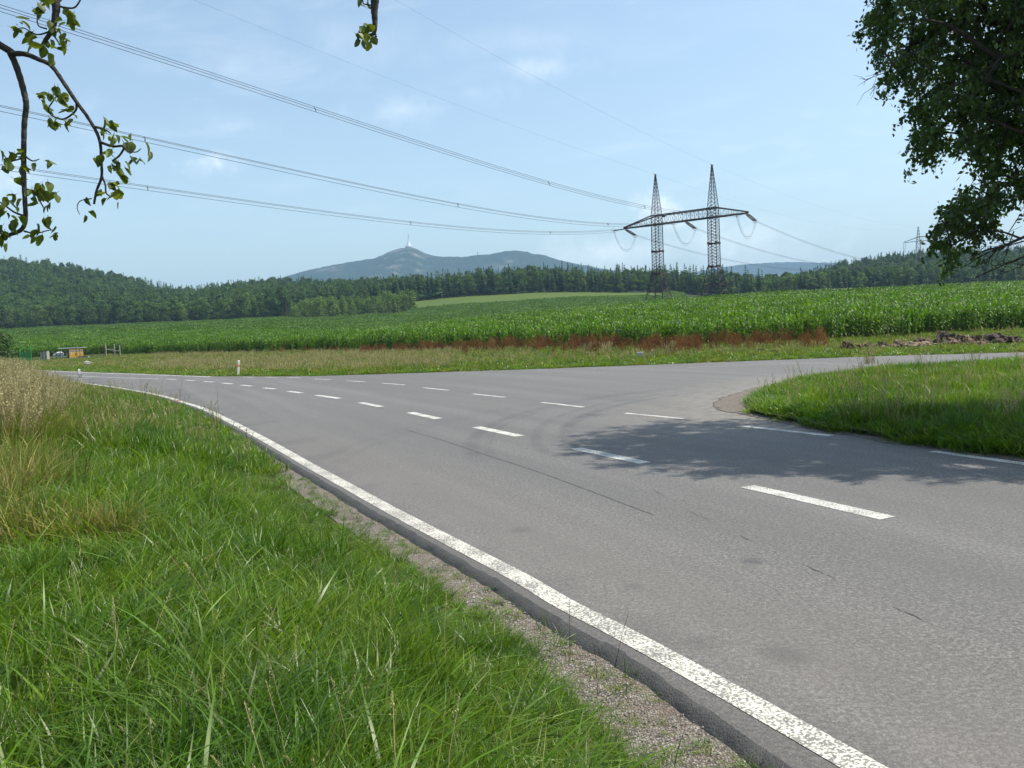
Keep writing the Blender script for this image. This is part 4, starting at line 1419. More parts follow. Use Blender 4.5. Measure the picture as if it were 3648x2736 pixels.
    scatter('seeding_weeds', *Wd, wk, 'seeding grass and weeds standing above the verge and the island')
    scatter('far_verge_grass', *A1, mid, 'grass on the verge towards the bend')
    # -- strip beyond the far road edge
    n = 52000
    x, y = sample_view(n, 41, 175, -0.72, 0.75, rng, 0.8)
    xd = xd_of(x, y); dfar = polydist(x, y, FAR)
    cf = corn_front(xd)
    k = (dfar > 0.05) & (y < cf + 3)
    soil = in_poly(xd, y, [(1830, 48), (2500, 45), (2500, 57), (1830, 58)]) & (rng.random(n) < 0.8)
    k &= ~soil
    x, y, dfar = x[k], y[k], dfar[k]
    big = [clump_mesh('gb%d' % i, 60 + i, 40, 0.4, 0.32, 0.55, 0.035, M['grass'] if i < 2 else (M['grass_mix'] if i < 5 else M['grass_dry']), 0.5, 3, stem_mat=M['seed'], stems=(0, 0, 0, 1, 0, 4, 5)[i], stem_h=0.5, headn=6, head_len=0.15, head_w=0.015) for i in range(7)]
    pts, rot, scl, idx = place(len(x), x, y, field_h(x, y), 0.8, 1.3, 0.1, rng, 7, 0.4 + 0.5 * np.clip(dfar / 3, 0, 1))
    scl[:, 2] *= np.where((xd_of(x, y) < 340) & (y > 90), 0.6, 1.0)
    near_edge = dfar < rng.uniform(1.5, 4.5, len(x))
    idx = np.where(near_edge, rng.integers(3, size=len(x)), 1 + rng.integers(6, size=len(x)))
    xdd = xd_of(x, y)
    dryish = (vnoise(x, y, 9, 12) > 0.0) | ((xdd < 1000) & (xdd > 330))
    idx = np.where((idx >= 5) & (near_edge | ~dryish | (rng.random(len(x)) < np.where(xdd > 980, 0.85, 0.35))), 0 + rng.integers(3, size=len(x)), idx)
    scatter('field_margin_grass', pts, rot, scl, idx, big, 'half dry grass between the far road edge and the maize')
    # -- tall dry grass at the left
    tall = [clump_mesh('gt%d' % i, 80 + i, 26, 0.2, 0.6, 0.5, 0.014, (M['grass_mix'], M['grass_dry'], M['grass'], M['grass_dry'])[i], 0.35, 3, stem_mat=M['seed'], stems=(1, 4, 0, 5)[i], stem_h=0.85, headn=12, head_len=0.2, head_w=0.009, splay=0.25) for i in range(4)]
    n = 11000
    x, y = sample_view(n, 11, 47, -0.80, -0.44, rng, 0.9)
    u = x / y
    lim_ = -0.50 - 0.02 * vnoise(y, y * 0, 3, 2) + np.interp(y, [7, 20, 47], [-0.12, -0.045, -0.03])
    d = polydist(x, y, EDGE)
    k = (u < lim_) & (d > 2.0)
    x, y, d = x[k], y[k], d[k]
    u = x / y
    pts, rot, scl, idx = place(len(x), x, y, verge_h(x, y), 0.75, 1.15, 0.1, rng, 4)
    t = np.clip((-u - 0.5) / 0.12, 0, 1)
    idx = np.where(rng.random(len(x)) < 0.06 + 0.34 * t, np.where(rng.random(len(x)) < 0.5, 1, 3), np.where(rng.random(len(x)) < 0.5, 0, 2))
    scl[:, 2] *= 0.6 + 0.4 * t
    scatter('tall_dry_grass', pts, rot, scl, idx, tall, 'tall straw-coloured grass on the bank at the left')


build_grass()


# seed-head stalks that stand out singly
def build_stalks():
    specs = [  # photo foot x,y ; tip x,y ; kind
        (2031, 2350, 2029, 2148, 0), (2190, 2380, 2240, 2180, 1), (2130, 2480, 2118, 2296, 1), (2235, 2490, 2222, 2330, 1), (1780, 2560, 1795, 2440, 2),
        (1950, 2640, 1985, 2500, 2), (1500, 2700, 1520, 2620, 2), (700, 2130, 760, 1980, 3), (965, 2160, 1010, 2110, 3), (0, 2370, 170, 2270, 3),
        (660, 1960, 655, 1905, 0), (530, 1790, 515, 1700, 0), (745, 1560, 740, 1440, 1), (780, 1500, 773, 1380, 1), (2400, 2740, 2440, 2600, 1), (640, 1430, 650, 1350, 1),
        (3090, 1470, 3095, 1255, 1), (3260, 1350, 3270, 1230, 1), (3350, 1340, 3352, 1225, 1)]
    lab = ['single straw-coloured seed stalk against the white edge line', 'thin green grass stalk leaning right over the edge line', 'thin upright grass stalk left of the leaning one by the gravel',
           'short thin grass stalk at the rim of the gravel', 'pale oat-like seed head low in the grass beside the gravel', 'pale seed head nearest the gravel in the foreground grass',
           'pale seed head at the bottom middle of the grass', 'long drooping pale seed head in the mid verge grass', 'short bent pale seed head in the verge grass', 'golden bent seed stalk at the left foot of the photo',
           'small upright golden seed head in the middle of the verge', 'pale stalk pair bent beside the verge in mid distance', 'thin dark weed stalk against the asphalt at the bend', 'taller thin weed stalk against the asphalt at the bend',
           'thin green stalk at the bottom edge beside the gravel', 'thin weed stalk near the red piece of edge line', 'tall thin weed stalk standing before the side road', 'tall weed stalk on the island against the side road', 'second tall weed stalk on the island by the side road']
    for i, (fx, fy, tx, ty, kd) in enumerate(specs):
        if fx > 2900:
            foot = G(fx, fy, 0.15)
        else:
            foot = G(fx, fy, 0.15 if fy > 1600 else 0.05)
            for _ in range(4):
                hz = float(verge_h(foot.x, foot.y)); foot = G(fx, fy, hz)
        tip = P(tx, ty, foot.y)
        mb = MB()
        pts = [foot, foot * 0.5 + tip * 0.5 + Vector((0, 0, 0.02)), tip]
        if kd == 3:
            pts[1] = foot * 0.5 + tip * 0.5 + Vector((0, 0, 0.10))
        th = 0.0016 * max(1, foot.y / 13)
        L = smooth_line([tuple(p) for p in pts], 5)
        root = link('grass_stalk', None, loc=foot)
        tag(root, lab[i], 'grass stalk', 'single stalks standing out of the verge grass')
        mb.tube([Vector(p) - foot for p in L], [th * (1.1 - 0.5 * k / (len(L) - 1)) for k in range(len(L))], 4)
        link('stem', mb.mesh('stem', M['seed']), root)
        hb = MB(); rr = random.Random(i)
        ln = (tip - foot).length
        frac = {0: 0.5, 1: 0.25, 2: 0.5, 3: 0.4}[kd]
        for k in range(26):
            t = 1 - frac * k / 26
            q = Vector(L[int(t * (len(L) - 1))]) - foot
            w = th * (3.0 if kd != 1 else 1.8)
            q = q + Vector((rr.uniform(-1, 1), rr.uniform(-1, 1), rr.uniform(-1, 1))) * w * (1.5 if kd in (2, 3) else 0.8)
            e = Vector((rr.uniform(-1, 1), rr.uniform(-1, 1), rr.uniform(0.5, 2))) * w * 1.4
            s_ = e.cross(Vector((rr.random(), rr.random(), 0.2))).normalized() * w * 0.6
            hb.add([q, q + e * 0.5 + s_, q + e, q + e * 0.5 - s_], [(0, 1, 2, 3)], 0, (1, 1, 1, 1))
        link('seed_head', hb.mesh('seed_head', M['seed']), root)


build_stalks()


# ----------------------------------------------------------------- maize
def maize_patch(name, seed, size, nplants, leaves, segs, mat, h=2.0, wl=0.085):
    rng = np.random.default_rng(seed)
    V = []; Q = []; T = []
    for p_ in range(nplants):
        px, py = rng.uniform(-size / 2, size / 2, 2)
        H = h * rng.uniform(0.85, 1.1)
        a0 = rng.random() * 3.14
        # stalk
        o = len(V)
        for k, (dx, dy) in enumerate(((1, 0), (-0.5, 0.87), (-0.5, -0.87))):
            V += [(px + dx * 0.018, py + dy * 0.018, 0), (px + dx * 0.01, py + dy * 0.01, H * 0.85)]; T += [(0.8, 0.8, 0.7)] * 2
        for k in range(3):
            k2 = (k + 1) % 3
            Q.append((o + 2 * k, o + 2 * k2, o + 2 * k2 + 1, o + 2 * k + 1))
        for l in range(leaves):
            f = l / leaves
            z = H * (0.18 + 0.68 * f)
            a = a0 + l * math.pi + rng.normal() * 0.35
            L = (0.75 if f < 0.7 else 0.55) * rng.uniform(0.75, 1.15)
            up = rng.uniform(1.0, 1.7) + f * 0.7
            out = np.array([math.cos(a), math.sin(a), 0]); sd = np.array([-out[1], out[0], 0])
            o = len(V)
            g = rng.uniform(0.55, 1.3)
            painted_glint = rng.random() < 0.012  # a few leaves tinted whitish: sun highlights painted into the leaf colour
            c = (g * 1.9, g * 1.35, g * 1.8) if painted_glint else (g, g, g)
            for s in range(segs + 1):
                t = s / segs
                r = L * (t * 0.55)
                zz = z + L * (up * 0.62 * t - 0.95 * t * t * rng.uniform(0.85, 1.1) * (1.1 - 0.5 * f))
                w = wl * (1 - t ** 2.5) * (0.6 + 0.8 * min(1, 2.5 * t)) * 0.5 + 0.003
                tw = 0.35 * math.sin(3 * t + l)
                q = np.array([px, py, 0]) + out * r; q[2] = zz
                V.append(q - sd * w + np.array([0, 0, w * tw])); V.append(q + sd * w - np.array([0, 0, w * tw]))
                T += [c, c]
            for s in range(segs):
                Q.append((o + 2 * s, o + 2 * s + 1, o + 2 * s + 3, o + 2 * s + 2))
    return np_mesh(name, V, Q, mat, np.array(T, float))


def build_maize():
    rng = np.random.default_rng(33)
    near = [maize_patch('mp%d' % i, i, 2.0, 24, 10, 4, M['corn']) for i in range(4)]
    mid = [maize_patch('mm%d' % i, 10 + i, 3.0, 30, 8, 3, M['corn'], wl=0.12) for i in range(3)]
    far = [maize_patch('mf%d' % i, 20 + i, 5.0, 46, 6, 2, M['corn_far'], wl=0.24, h=2.0) for i in range(3)]

    def grid(step, y0, y1, x0=-420, x1=420):
        gx = np.arange(x0, x1, step); gy = np.arange(y0, y1, step)
        X, Y = np.meshgrid(gx, gy); X = X.ravel(); Y = Y.ravel()
        X = X + rng.uniform(-.2, .2, len(X)) * step; Y = Y + rng.uniform(-.2, .2, len(X)) * step
        return X, Y
    parts = []
    specs = [(2.0, 56, 215, 0, 28, near, 0), (2.9, 70, 400, 28, 120, mid, 4), (4.6, 150, 600, 120, 700, far, 7)]
    allp = []
    for step, y0, y1, d0_, d1_, kit, base in specs:
        X, Y = grid(step, y0, y1)
        xd = xd_of(X, Y)
        cf = corn_front(xd) + vnoise(X, Y, 6, 2) * 1.2 + step / 2
        dd = Y - cf
        end = wood_edge(xd) - 3
        meadow = (xd > 886) & (xd < 1445) & (Y > 507 + vnoise(X, Y, 40, 9) * 3)
        k = (dd >= d0_) & (dd < d1_) & (Y < end) & (xd > -120) & (xd < 2340) & ~meadow
        clump = in_poly(xd, Y, [(640, 481), (700, 473), (850, 477), (904, 507), (902, 540), (850, 570), (640, 560)])
        k &= ~clump
        k &= ~((Y > 330) & (xd > 1480))           # hidden behind the crest
        X, Y = X[k], Y[k]
        n = len(X)
        pts, rot, scl, idx = place(n, X, Y, field_h(X, Y), 0.95, 1.1, 0.02, rng, len(kit))
        scl[:, 2] *= 1 + 0.09 * vnoise(X, Y, 14, 5) + 0.08 * vnoise(X, Y, 3.5, 6)
        allp.append((pts, rot, scl, idx + base))
        print('maize', n)
    scatter('maize_field', *cat(*allp), near + mid + far, 'dense green maize crop covering the field behind the road')


build_maize()


# ----------------------------------------------------------------- rust-red docks, some weeds
def dock_mesh(seed, n=7, H=1.25, red=True):
    rng = np.random.default_rng(seed)
    V = []; Q = []; T = []; Mi = []
    for s in range(n):
        a = rng.random() * 6.28; d = 0.32 * rng.random()
        p = np.array([math.cos(a) * d, math.sin(a) * d, 0]); h = H * rng.uniform(0.7, 1.08)
        lean = np.array([rng.normal(), rng.normal(), 0]) * 0.10 * h
        sd = np.array([0.009, 0, 0])
        o = len(V)
        V += [p - sd, p + sd, p + lean + [0.004, 0, h], p + lean + [-0.004, 0, h]]; T += [(0.9, 0.9, 0.8)] * 4; Q.append((o, o + 1, o + 2, o + 3)); Mi.append(0)
        for k in range(46):
            t = rng.uniform(0.38, 1.0)
            br = (1.02 - t) * 0.22 + 0.02
            q = p + lean * t + np.array([rng.normal() * br, rng.normal() * br, h * t])
            e = np.array([rng.normal() * 0.012, rng.normal() * 0.012, rng.uniform(0.03, 0.075)])
            s2 = np.cross(e, rng.normal(size=3)); s2 = s2 / (np.linalg.norm(s2) + 1e-9) * 0.016
            g = rng.uniform(0.6, 1.35); o = len(V)
            V += [q - e, q + s2, q + e, q - s2]; T += [(g, g, g)] * 4; Q.append((o, o + 1, o + 2, o + 3)); Mi.append(0)
    for k in range(16):
        a = rng.random() * 6.28
        out = np.array([math.cos(a), math.sin(a), 0]); sd = np.array([-out[1], out[0], 0]) * 0.035
        L = rng.uniform(0.25, 0.5); o = len(V)
        V += [out * 0.02, out * L * 0.5 + sd + [0, 0, L * 0.6], out * L + [0, 0, L * 0.55], out * L * 0.5 - sd + [0, 0, L * 0.6]]
        T += [(1, 1, 1)] * 4; Q.append((o, o + 1, o + 2, o + 3)); Mi.append(1)
    me = np_mesh('dock_%d' % seed, V, Q, [M['dock'], M['grass_mix']], np.array(T, float))
    me.polygons.foreach_set('material_index', np.array(Mi, np.int32)); me.update()
    return me


def build_docks():
    rng = np.random.default_rng(4)
    ms = [dock_mesh(i, n=5 + i) for i in range(4)]
    fl = []
    spots = []
    # dense belt between x=900 and 1500 (2212-wide units), thinner to both sides
    for _ in range(380):
        r_ = rng.random()
        if r_ < 0.56: xd = rng.uniform(1000, 1480)
        elif r_ < 0.76: xd = rng.uniform(780, 1000)
        elif r_ < 0.97: xd = rng.uniform(1480, 1790)
        else: xd = rng.uniform(560, 800)
        if vnoise(xd, 0, 38, 7) < -0.45 and rng.random() < 0.6: continue
        cf = float(corn_front(xd))
        Y = cf - abs(rng.normal()) * (4.6 if xd > 1000 else 4.0) - 0.6
        Y = max(Y, 51 if xd > 1200 else 55)
        x = (xd - 1106) / 1770 * Y
        spots.append((x, Y, xd))
    for i, (x, Y, xd) in enumerate(spots):
        o = link('dock_plant', ms[i % 4], loc=(x, Y, float(field_h(x, Y))), rot=(0, 0, rng.random() * 6.28), scl=rng.uniform(0.6, 1.1) * (0.8 if xd < 900 else 1))
        wh = ('in the sparse stretch left of the dense red band', 'in the left part of the red band before the maize', 'in the dense middle of the red band before the maize', 'in the broken stretch near the dug earth')[0 if xd < 850 else 1 if xd < 1150 else 2 if xd < 1480 else 3]
        tag(o, 'rust-red seeding dock plant ' + wh, 'weed', 'rust-red dock plants ' + wh)
    # pale bleached tufts
    pale = clump_mesh('pale_tuft', 301, 30, 0.3, 0.8, 0.4, 0.02, M['grass_dry'], 0.3, 3, stem_mat=M['seed'], stems=22, stem_h=1.0, headn=14, head_len=0.3, head_w=0.018, splay=0.25)
    for (px_, py_, Y, lab_) in ((1310, 738, 57, 'pale bleached grass tuft among the rust-red docks'), (1445, 760, 50, 'pale straw tuft right of the marker stone'), (1880, 755, 34, 'straw-coloured patch of grass on the island'),
                                (1270, 745, 58, 'small bleached tuft left of the pale one among the docks')):
        x = (px_ - 1106) / 1770 * Y
        z = float(field_h(x, Y)) if Y > 45 else 0.1
        tag(link('dry_tuft', pale, loc=(x, Y, z), scl=1.05 if Y > 45 else 0.8), lab_, 'grass tuft')


build_docks()


# dug soil and clods on the right
def clod(seed, sub=4, flat=0.6, rough=0.5):
    import bmesh
    bm = bmesh.new(); bmesh.ops.create_icosphere(bm, subdivisions=sub, radius=1.0)
    for v in bm.verts:
        n = vnoise(v.co.x * 2 + seed * 9, v.co.y * 2 + v.co.z * 1.7, 1, seed) * rough + vnoise(v.co.x * 5 + v.co.z * 4, v.co.y * 5 + seed, 1, seed + 1) * rough * 0.6 + vnoise(v.co.x * 11 + v.co.z * 9, v.co.y * 11 + seed, 1, seed + 2) * rough * 0.35
        v.co = v.co * (1 + float(n)); v.co.z *= flat
    me = bpy.data.meshes.new('clod_%d' % seed); bm.to_mesh(me); bm.free()
    return me


def build_clods():
    meshes = {}
    specs = [  # 2212-wide px centre x, top y, width px, Y, squash, material, label
        (1829, 735, 26, 50, 1.0, 'soil', 'leftmost upright clod of earth with a pale top beside the far road'),
        (1865, 738, 34, 51, 0.6, 'soil', 'low crumbled earth clod right of the leftmost clod'),
        (1905, 737, 22, 52, 0.8, 'soil_dark', 'dark rounded clod with a pale right side, behind the crumbled strip'),
        (1940, 741, 44, 50, 0.5, 'soil', 'crumbled brown earth ridge in front of the maize'),
        (1970, 744, 40, 49, 0.45, 'soil_pale', 'pale sandy streak of dug earth close to the road'),
        (2000, 744, 46, 48.5, 0.35, 'soil_pale', 'flattest pale slab of subsoil beside the road'),
        (1995, 735, 34, 52, 0.65, 'soil', 'brown clod behind the pale subsoil'),
        (2040, 733, 40, 53, 0.75, 'soil_dark', 'largest dark clod left of the grassy mounds'),
        (2070, 739, 52, 51, 0.5, 'soil', 'grey-brown heap in the middle of the dug earth'),
        (2105, 729, 26, 54, 0.9, 'soil', 'rounded grassy-topped mound of earth'),
        (2136, 732, 20, 54, 1.0, 'soil', 'narrow steep clod right of the rounded mound'),
        (2168, 722, 18, 56, 0.8, 'soil', 'small clod lying highest at the maize edge'),
        (2165, 741, 70, 49.5, 0.45, 'soil_dark', 'broad dark broken heap at the right end'),
        (2120, 747, 40, 48, 0.4, 'soil', 'low flat clods near the road at the right'),
        (2200, 745, 36, 49, 0.5, 'soil', 'earth clod at the right edge of the photo'),
        (1640, 752, 24, 52, 0.5, 'soil', 'small bare earth hump left of the dug heaps'),
        (1670, 757, 18, 50, 0.4, 'soil', 'tiny bare earth hump near the road')]
    for i, (cx_, ty, wpx, Y, fl, mt, lb) in enumerate(specs):
        if mt not in meshes: meshes[mt] = []
        me = clod(i + 1, flat=1.0); me.materials.append(M[mt])
        me.polygons.foreach_set('use_smooth', [False] * len(me.polygons))
        top = P(cx_ * D, ty * D, Y)
        g0 = float(field_h(top.x, Y))
        r = wpx / 1770 * Y / 2 * 0.95
        h = max(0.22, min(0.75, r * fl * 1.3))
        o = link('earth_clod', me, loc=(top.x, Y, g0 + h * 0.25), scl=(r, r * 0.9, h * 0.9), rot=(0, 0, i * 1.3))
        tag(o, lb, 'earth clod', 'clods of dug earth beside the far road')
    small = [clod(90 + i, sub=3, flat=1.0, rough=0.6) for i in range(4)]
    for i, m_ in enumerate(small): m_.materials.append(M[('soil', 'soil_dark', 'soil_pale', 'soil')[i]])
    rr = random.Random(8)
    for i in range(46):
        xd = rr.uniform(1850, 2230); Y = rr.uniform(48.5, 56); x = (xd - 1106) / 1770 * Y; r = rr.uniform(0.14, 0.36)
        o = link('small_earth_clod', small[i % 4], loc=(x, Y, float(field_h(x, Y)) + 0.06), scl=(r, r * rr.uniform(0.6, 1), r * rr.uniform(0.4, 0.7)), rot=(0, 0, rr.random() * 6))
        tag(o, 'small loose earth clod among the larger heaps beside the far road', 'earth clod', 'small loose clods among the heaps')
    # crumbs
    mb = MB(); rr = random.Random(3)
    for _ in range(900):
        xd = rr.uniform(1800, 2300); Y = rr.uniform(46.5, 57); x = (xd - 1106) / 1770 * Y
        s = rr.uniform(0.05, 0.16); z = float(field_h(x, Y)) + 0.05
        vs = [(x + rr.uniform(-1, 1) * s, Y + rr.uniform(-1, 1) * s, z + rr.uniform(-.3, 1) * s) for _k in range(4)]
        mb.add(vs, [(0, 1, 2), (0, 2, 3), (0, 3, 1), (1, 2, 3)])
    tag(link('earth_crumbs', mb.mesh('earth_crumbs', M['soil'])), kind='stuff', label='crumbs of dug earth strewn between the clods')


build_clods()


# marker stones
def build_stones():
    p = G(1383 * D, 781 * D, 0.0); Y = 50.5
    top = P(1383 * D, 767 * D, Y)
    w = 0.40; h = 0.42
    o = link('marker_stone', None, loc=(top.x, Y, 0.0))
    tag(o, 'squat square boundary stone in the grass by the far road edge', 'stone')
    mb = MB()
    import bmesh
    bm = bmesh.new(); bmesh.ops.create_cube(bm, size=1)
    for v in bm.verts:
        v.co = Vector((v.co.x * (w if v.co.z < 0 else w * 0.88), v.co.y * w * 0.9, (v.co.z + 0.5) * h + (0.03 if v.co.x > 0 and v.co.z > 0 else 0)))
    bmesh.ops.bevel(bm, geom=bm.edges[:], offset=0.03, segments=2)
    me = bpy.data.meshes.new('stone_block'); bm.to_mesh(me); bm.free(); me.materials.append(M['stone'])
    link('block', me, o)
    me = clod(77, sub=3); me.materials.append(M['stone'])
    q = P(189 * D, 791 * D, 100)
    tag(link('field_stone', me, loc=(q.x, 100, 0.32), scl=(0.40, 0.35, 0.36)), 'rounded pale stone in the grass below the yellow cabinet', 'stone')


build_stones()


# ----------------------------------------------------------------- reflector posts
def build_post(px, py, Y, lean, label, red, yaw):
    base = P(px, py, Y)
    x = base.x
    z = float(verge_h(x, Y)) if not red else 0.0
    o = link('delineator_post', None, loc=(x, Y, z - 0.04), rot=(0, lean, yaw))
    tag(o, label, 'road post', 'white delineator posts beside the road')
    hh = 0.97; w = 0.13; dp = 0.10

    def seg(name, z0, z1, mat, grow=0.0, slope=0.0):
        mb = MB()
        a = w / 2 + grow; b = dp / 2 + grow
        vs = [(-a, -b, z0), (a, -b, z0), (a * 0.55, b, z0), (-a * 0.55, b, z0), (-a, -b, z1), (a, -b, z1), (a * 0.55, b, z1 + slope), (-a * 0.55, b, z1 + slope)]
        mb.add(vs, [(0, 3, 2, 1), (4, 5, 6, 7), (0, 1, 5, 4), (1, 2, 6, 5), (2, 3, 7, 6), (3, 0, 4, 7)], 0, (1, 1, 1, 1))
        return link(name, mb.mesh(name, mat), o)
    if red:
        seg('body', 0, hh, M['post_white'], slope=0.04)
        seg('red_band', 0.62, 0.74, M['red_reflector'], 0.004)
        seg('seam_band', 0.672, 0.686, M['pale_print'], 0.006)
    else:
        seg('lower_body', 0, 0.50, M['post_white'])
        seg('black_band', 0.50, 0.70, M['black_plastic'], 0.002)
        seg('upper_body', 0.70, hh, M['post_white'], slope=0.04)
        mb = MB(); mb.box((0, -dp / 2 - 0.004, 0.60), (0.07, 0.006, 0.13)); link('reflector', mb.mesh('reflector', M['grey_reflector']), o)


build_post(847, 1339, 51.0, R(7.5), 'white road post with a red band leaning right beside the far edge line', True, R(38))
build_post(291, 1366, 48.0, R(-5), 'white road post with a black band and grey reflector in the left grass', False, R(30))


# ----------------------------------------------------------------- fenced plot with yellow cabinet (about 150 m away)
def K(cx_, cy_, Y=150.0):
    """point from the enlarged view of that corner"""
    return P(60 + cx_ / 5.027, 1180 + cy_ / 5.027, Y)


def build_plot():
    Y = 150.0
    g = 0.3
    # yellow cabinet
    l, r_, bt, tp = K(940, 500).x, K(1197, 500).x, g, K(1060, 305).z
    cxm = (l + r_) / 2; w = r_ - l; h = tp - bt
    c = link('yellow_cabinet', None, loc=(cxm, Y, bt), rot=(0, 0, R(36)))
    tag(c, 'yellow double-door cabinet with a flat overhanging grey roof beyond the road', 'cabinet')
    mb = MB(); mb.box((0, 0.6, h / 2), (w, 1.1, h)); link('body', mb.mesh('body', M['brown_paint']), c)
    for s, nm_ in ((-1, 'door'), (1, 'door')):
        dm = MB(); dw = w * 0.44
        dm.box((0, 0, 0), (dw, 0.05, h * 0.93)); d_ = link('door', dm.mesh('door', M['yellow']), c, loc=(s * w * 0.235, 0.02, h * 0.49))
        bm_ = MB(); bm_.box((0, 0, 0), (dw * 0.99, 0.02, h * 0.11)); link('blue_band', bm_.mesh('blue_band', M['band_blue']), d_, loc=(0, -0.03, h * 0.27))
        bm_ = MB(); bm_.box((0, 0, 0), (dw * 0.99, 0.02, h * 0.07)); link('grey_band', bm_.mesh('grey_band', M['band_blue']), d_, loc=(0, -0.03, -h * 0.38))
        cu = bpy.data.curves.new('lettering', 'FONT'); cu.body = '77' if s < 0 else '225'; cu.size = 0.62 if s < 0 else 0.5; cu.align_x = 'CENTER'; cu.align_y = 'CENTER'; cu.extrude = 0.01
        tmp = bpy.data.objects.new('tmp', cu); COL.objects.link(tmp)
        lm = bpy.data.meshes.new_from_object(tmp.evaluated_get(bpy.context.evaluated_depsgraph_get()))
        bpy.data.objects.remove(tmp); lm.materials.clear(); lm.materials.append(M['pale_print'])
        link('lettering', lm, d_, loc=(0, -0.045, -h * 0.02), rot=(math.pi / 2, 0, 0))
        hb = MB(); hb.box((0, 0, 0), (0.06, 0.04, 0.22)); link('handle', hb.mesh('handle', M['black_plastic']), d_, loc=(-s * dw * 0.42, -0.04, -0.1))
    rf = MB(); rl = K(770, 300).x - cxm; rr_ = K(1235, 300).x - cxm
    rf.box(((rl + rr_) / 2, 0.55, 0), (rr_ - rl, 1.3, 0.13)); link('roof', rf.mesh('roof', M['sheet_metal']), c, loc=(0, 0, h + 0.10))
    pb = MB(); pb.box((rl + 0.25, -0.6, h / 2), (0.07, 0.07, h)); link('roof_post', pb.mesh('roof_post', M['brown_paint']), c)
    # green gate
    a, b = K(300, 530), K(468, 240)
    gx = a.x; gw = b.x - a.x; gh = b.z - g
    t = link('green_gate', None, loc=(gx + gw / 2, Y - 4, g - 0.2))
    tag(t, 'bright green metal gate frame at the left of the fenced plot', 'gate')
    for k_, xx in enumerate((-gw / 2, gw / 2)):
        m_ = MB(); m_.box((xx, 0, gh / 2), (0.12, 0.10, gh)); link('gate_post', m_.mesh('gate_post', M['green_paint']), t)
    for zz in (gh - 0.05, gh * 0.60, 0.25):
        m_ = MB(); m_.box((0, 0, zz), (gw - 0.12, 0.07, 0.08)); link('rail', m_.mesh('rail', M['green_paint']), t)
    m_ = MB(); m_.box((-gw * 0.02, 0, gh * 0.80), (0.06, 0.05, gh * 0.34)); link('upright', m_.mesh('upright', M['green_paint']), t)
    m_ = MB()
    for k_ in range(26):
        m_.box((-gw / 2 + gw * (k_ + 0.5) / 26, 0.01, gh * 0.34), (0.035, 0.02, gh * 0.50))
    tag(link('mesh_panel', m_.mesh('mesh_panel', M['green_panel']), t), kind='stuff')
    # grey boxes
    for (x0, x1, y0, mt, lb) in ((495, 530, 365, 'wood_pale', 'narrow grey crate right beside the green gate'), (540, 612, 352, 'concrete', 'pale grey concrete box between the gate and the white sheeting')):
        A_, B_ = K(x0, y0), K(x1, y0)
        q = link('storage_box', None, loc=((A_.x + B_.x) / 2, Y - 1, g)); tag(q, lb, 'box')
        hh = A_.z - g; ww = B_.x - A_.x
        m_ = MB(); m_.box((0, 0, hh / 2), (ww, 0.8, hh)); link('body', m_.mesh('body', M[mt]), q)
        m_ = MB(); m_.box((0, 0, hh + 0.04), (ww + 0.12, 0.9, 0.07)); link('lid', m_.mesh('lid', M['brown_paint']), q)
    # white sheeting heap
    A_, B_ = K(630, 440), K(920, 335)
    me = clod(55, sub=3, flat=1.0, rough=0.3); me.materials.append(M['tarp'])
    q = link('sheeting_heap', None, loc=(K(740, 440).x, Y, g)); tag(q, 'white sheeting heaped between the grey box and the yellow cabinet', 'sheeting')
    link('sheet', me, q, loc=(0, 0, 0.95), scl=(0.9, 0.5, 0.32), rot=(0, R(-12), 0))
    m_ = MB(); m_.box((0.75, 0, 0.75), (0.32, 0.5, 0.9)); link('panel', m_.mesh('panel', M['tarp']), q)
    m_ = MB(); m_.box((0.1, 0, 0.42), (3.0, 0.12, 0.10)); link('ledge', m_.mesh('ledge', M['pale_print']), q)
    for xx in (-1.2, -0.3, 0.4, 1.3):
        m_ = MB(); m_.box((xx, 0, 0.2), (0.1, 0.1, 0.4)); link('leg', m_.mesh('leg', M['brown_paint']), q)
    m_ = MB(); m_.box((1.62, 0.2, 0.8), (0.24, 0.3, 0.7)); link('canister', m_.mesh('canister', M['tarp']), q)
    # low plank box right of the cabinet
    A_, B_ = K(1215, 500), K(1388, 465)
    q = link('low_trough', None, loc=((A_.x + B_.x) / 2, Y - 2, g)); tag(q, 'low pale trough with a red-brown rim right of the yellow cabinet', 'trough')
    ww = B_.x - A_.x
    m_ = MB(); m_.box((0, 0, 0.22), (ww, 0.6, 0.34)); link('body', m_.mesh('body', M['wood_pale']), q)
    m_ = MB(); m_.box((-0.1, 0, 0.42), (ww, 0.65, 0.05)); link('rim', m_.mesh('rim', M['rust']), q)
    # grey timber frame further right
    pA, pB, pC = K(1600, 445), K(1757, 445), K(1848, 440)
    q = link('timber_frame', None, loc=(pB.x, Y, g)); tag(q, 'pale grey wooden posts and rails at the right end of the fenced plot', 'fence frame')
    for p_, top in ((pA, 288), (pB, 303), (pC, 330)):
        hh = K(0, top).z - g
        m_ = MB(); m_.box((p_.x - pB.x, 0, hh / 2), (0.16, 0.16, hh)); link('post', m_.mesh('post', M['wood_pale']), q)
    for (x0, y0, x1, y1) in ((1600, 328, 1745, 322), (1690, 345, 1770, 362), (1765, 352, 1845, 350)):
        a_ = K(x0, y0); b_ = K(x1, y1)
        m_ = MB(); m_.bar((a_.x - pB.x, -0.1, a_.z - g), (b_.x - pB.x, -0.1, b_.z - g), 0.11); link('rail', m_.mesh('rail', M['wood_pale']), q)
    # wire fence round the plot
    q = link('wire_fence', None, loc=(K(1100, 450).x, Y - 6, g)); tag(q, 'thin dark wire fence on slim posts round the plot', 'fence')
    xs_ = [235, 262, 500, 700, 925, 1120, 1330, 1545, 1575, 1830, 1965, 2100]
    ox = K(1100, 450).x
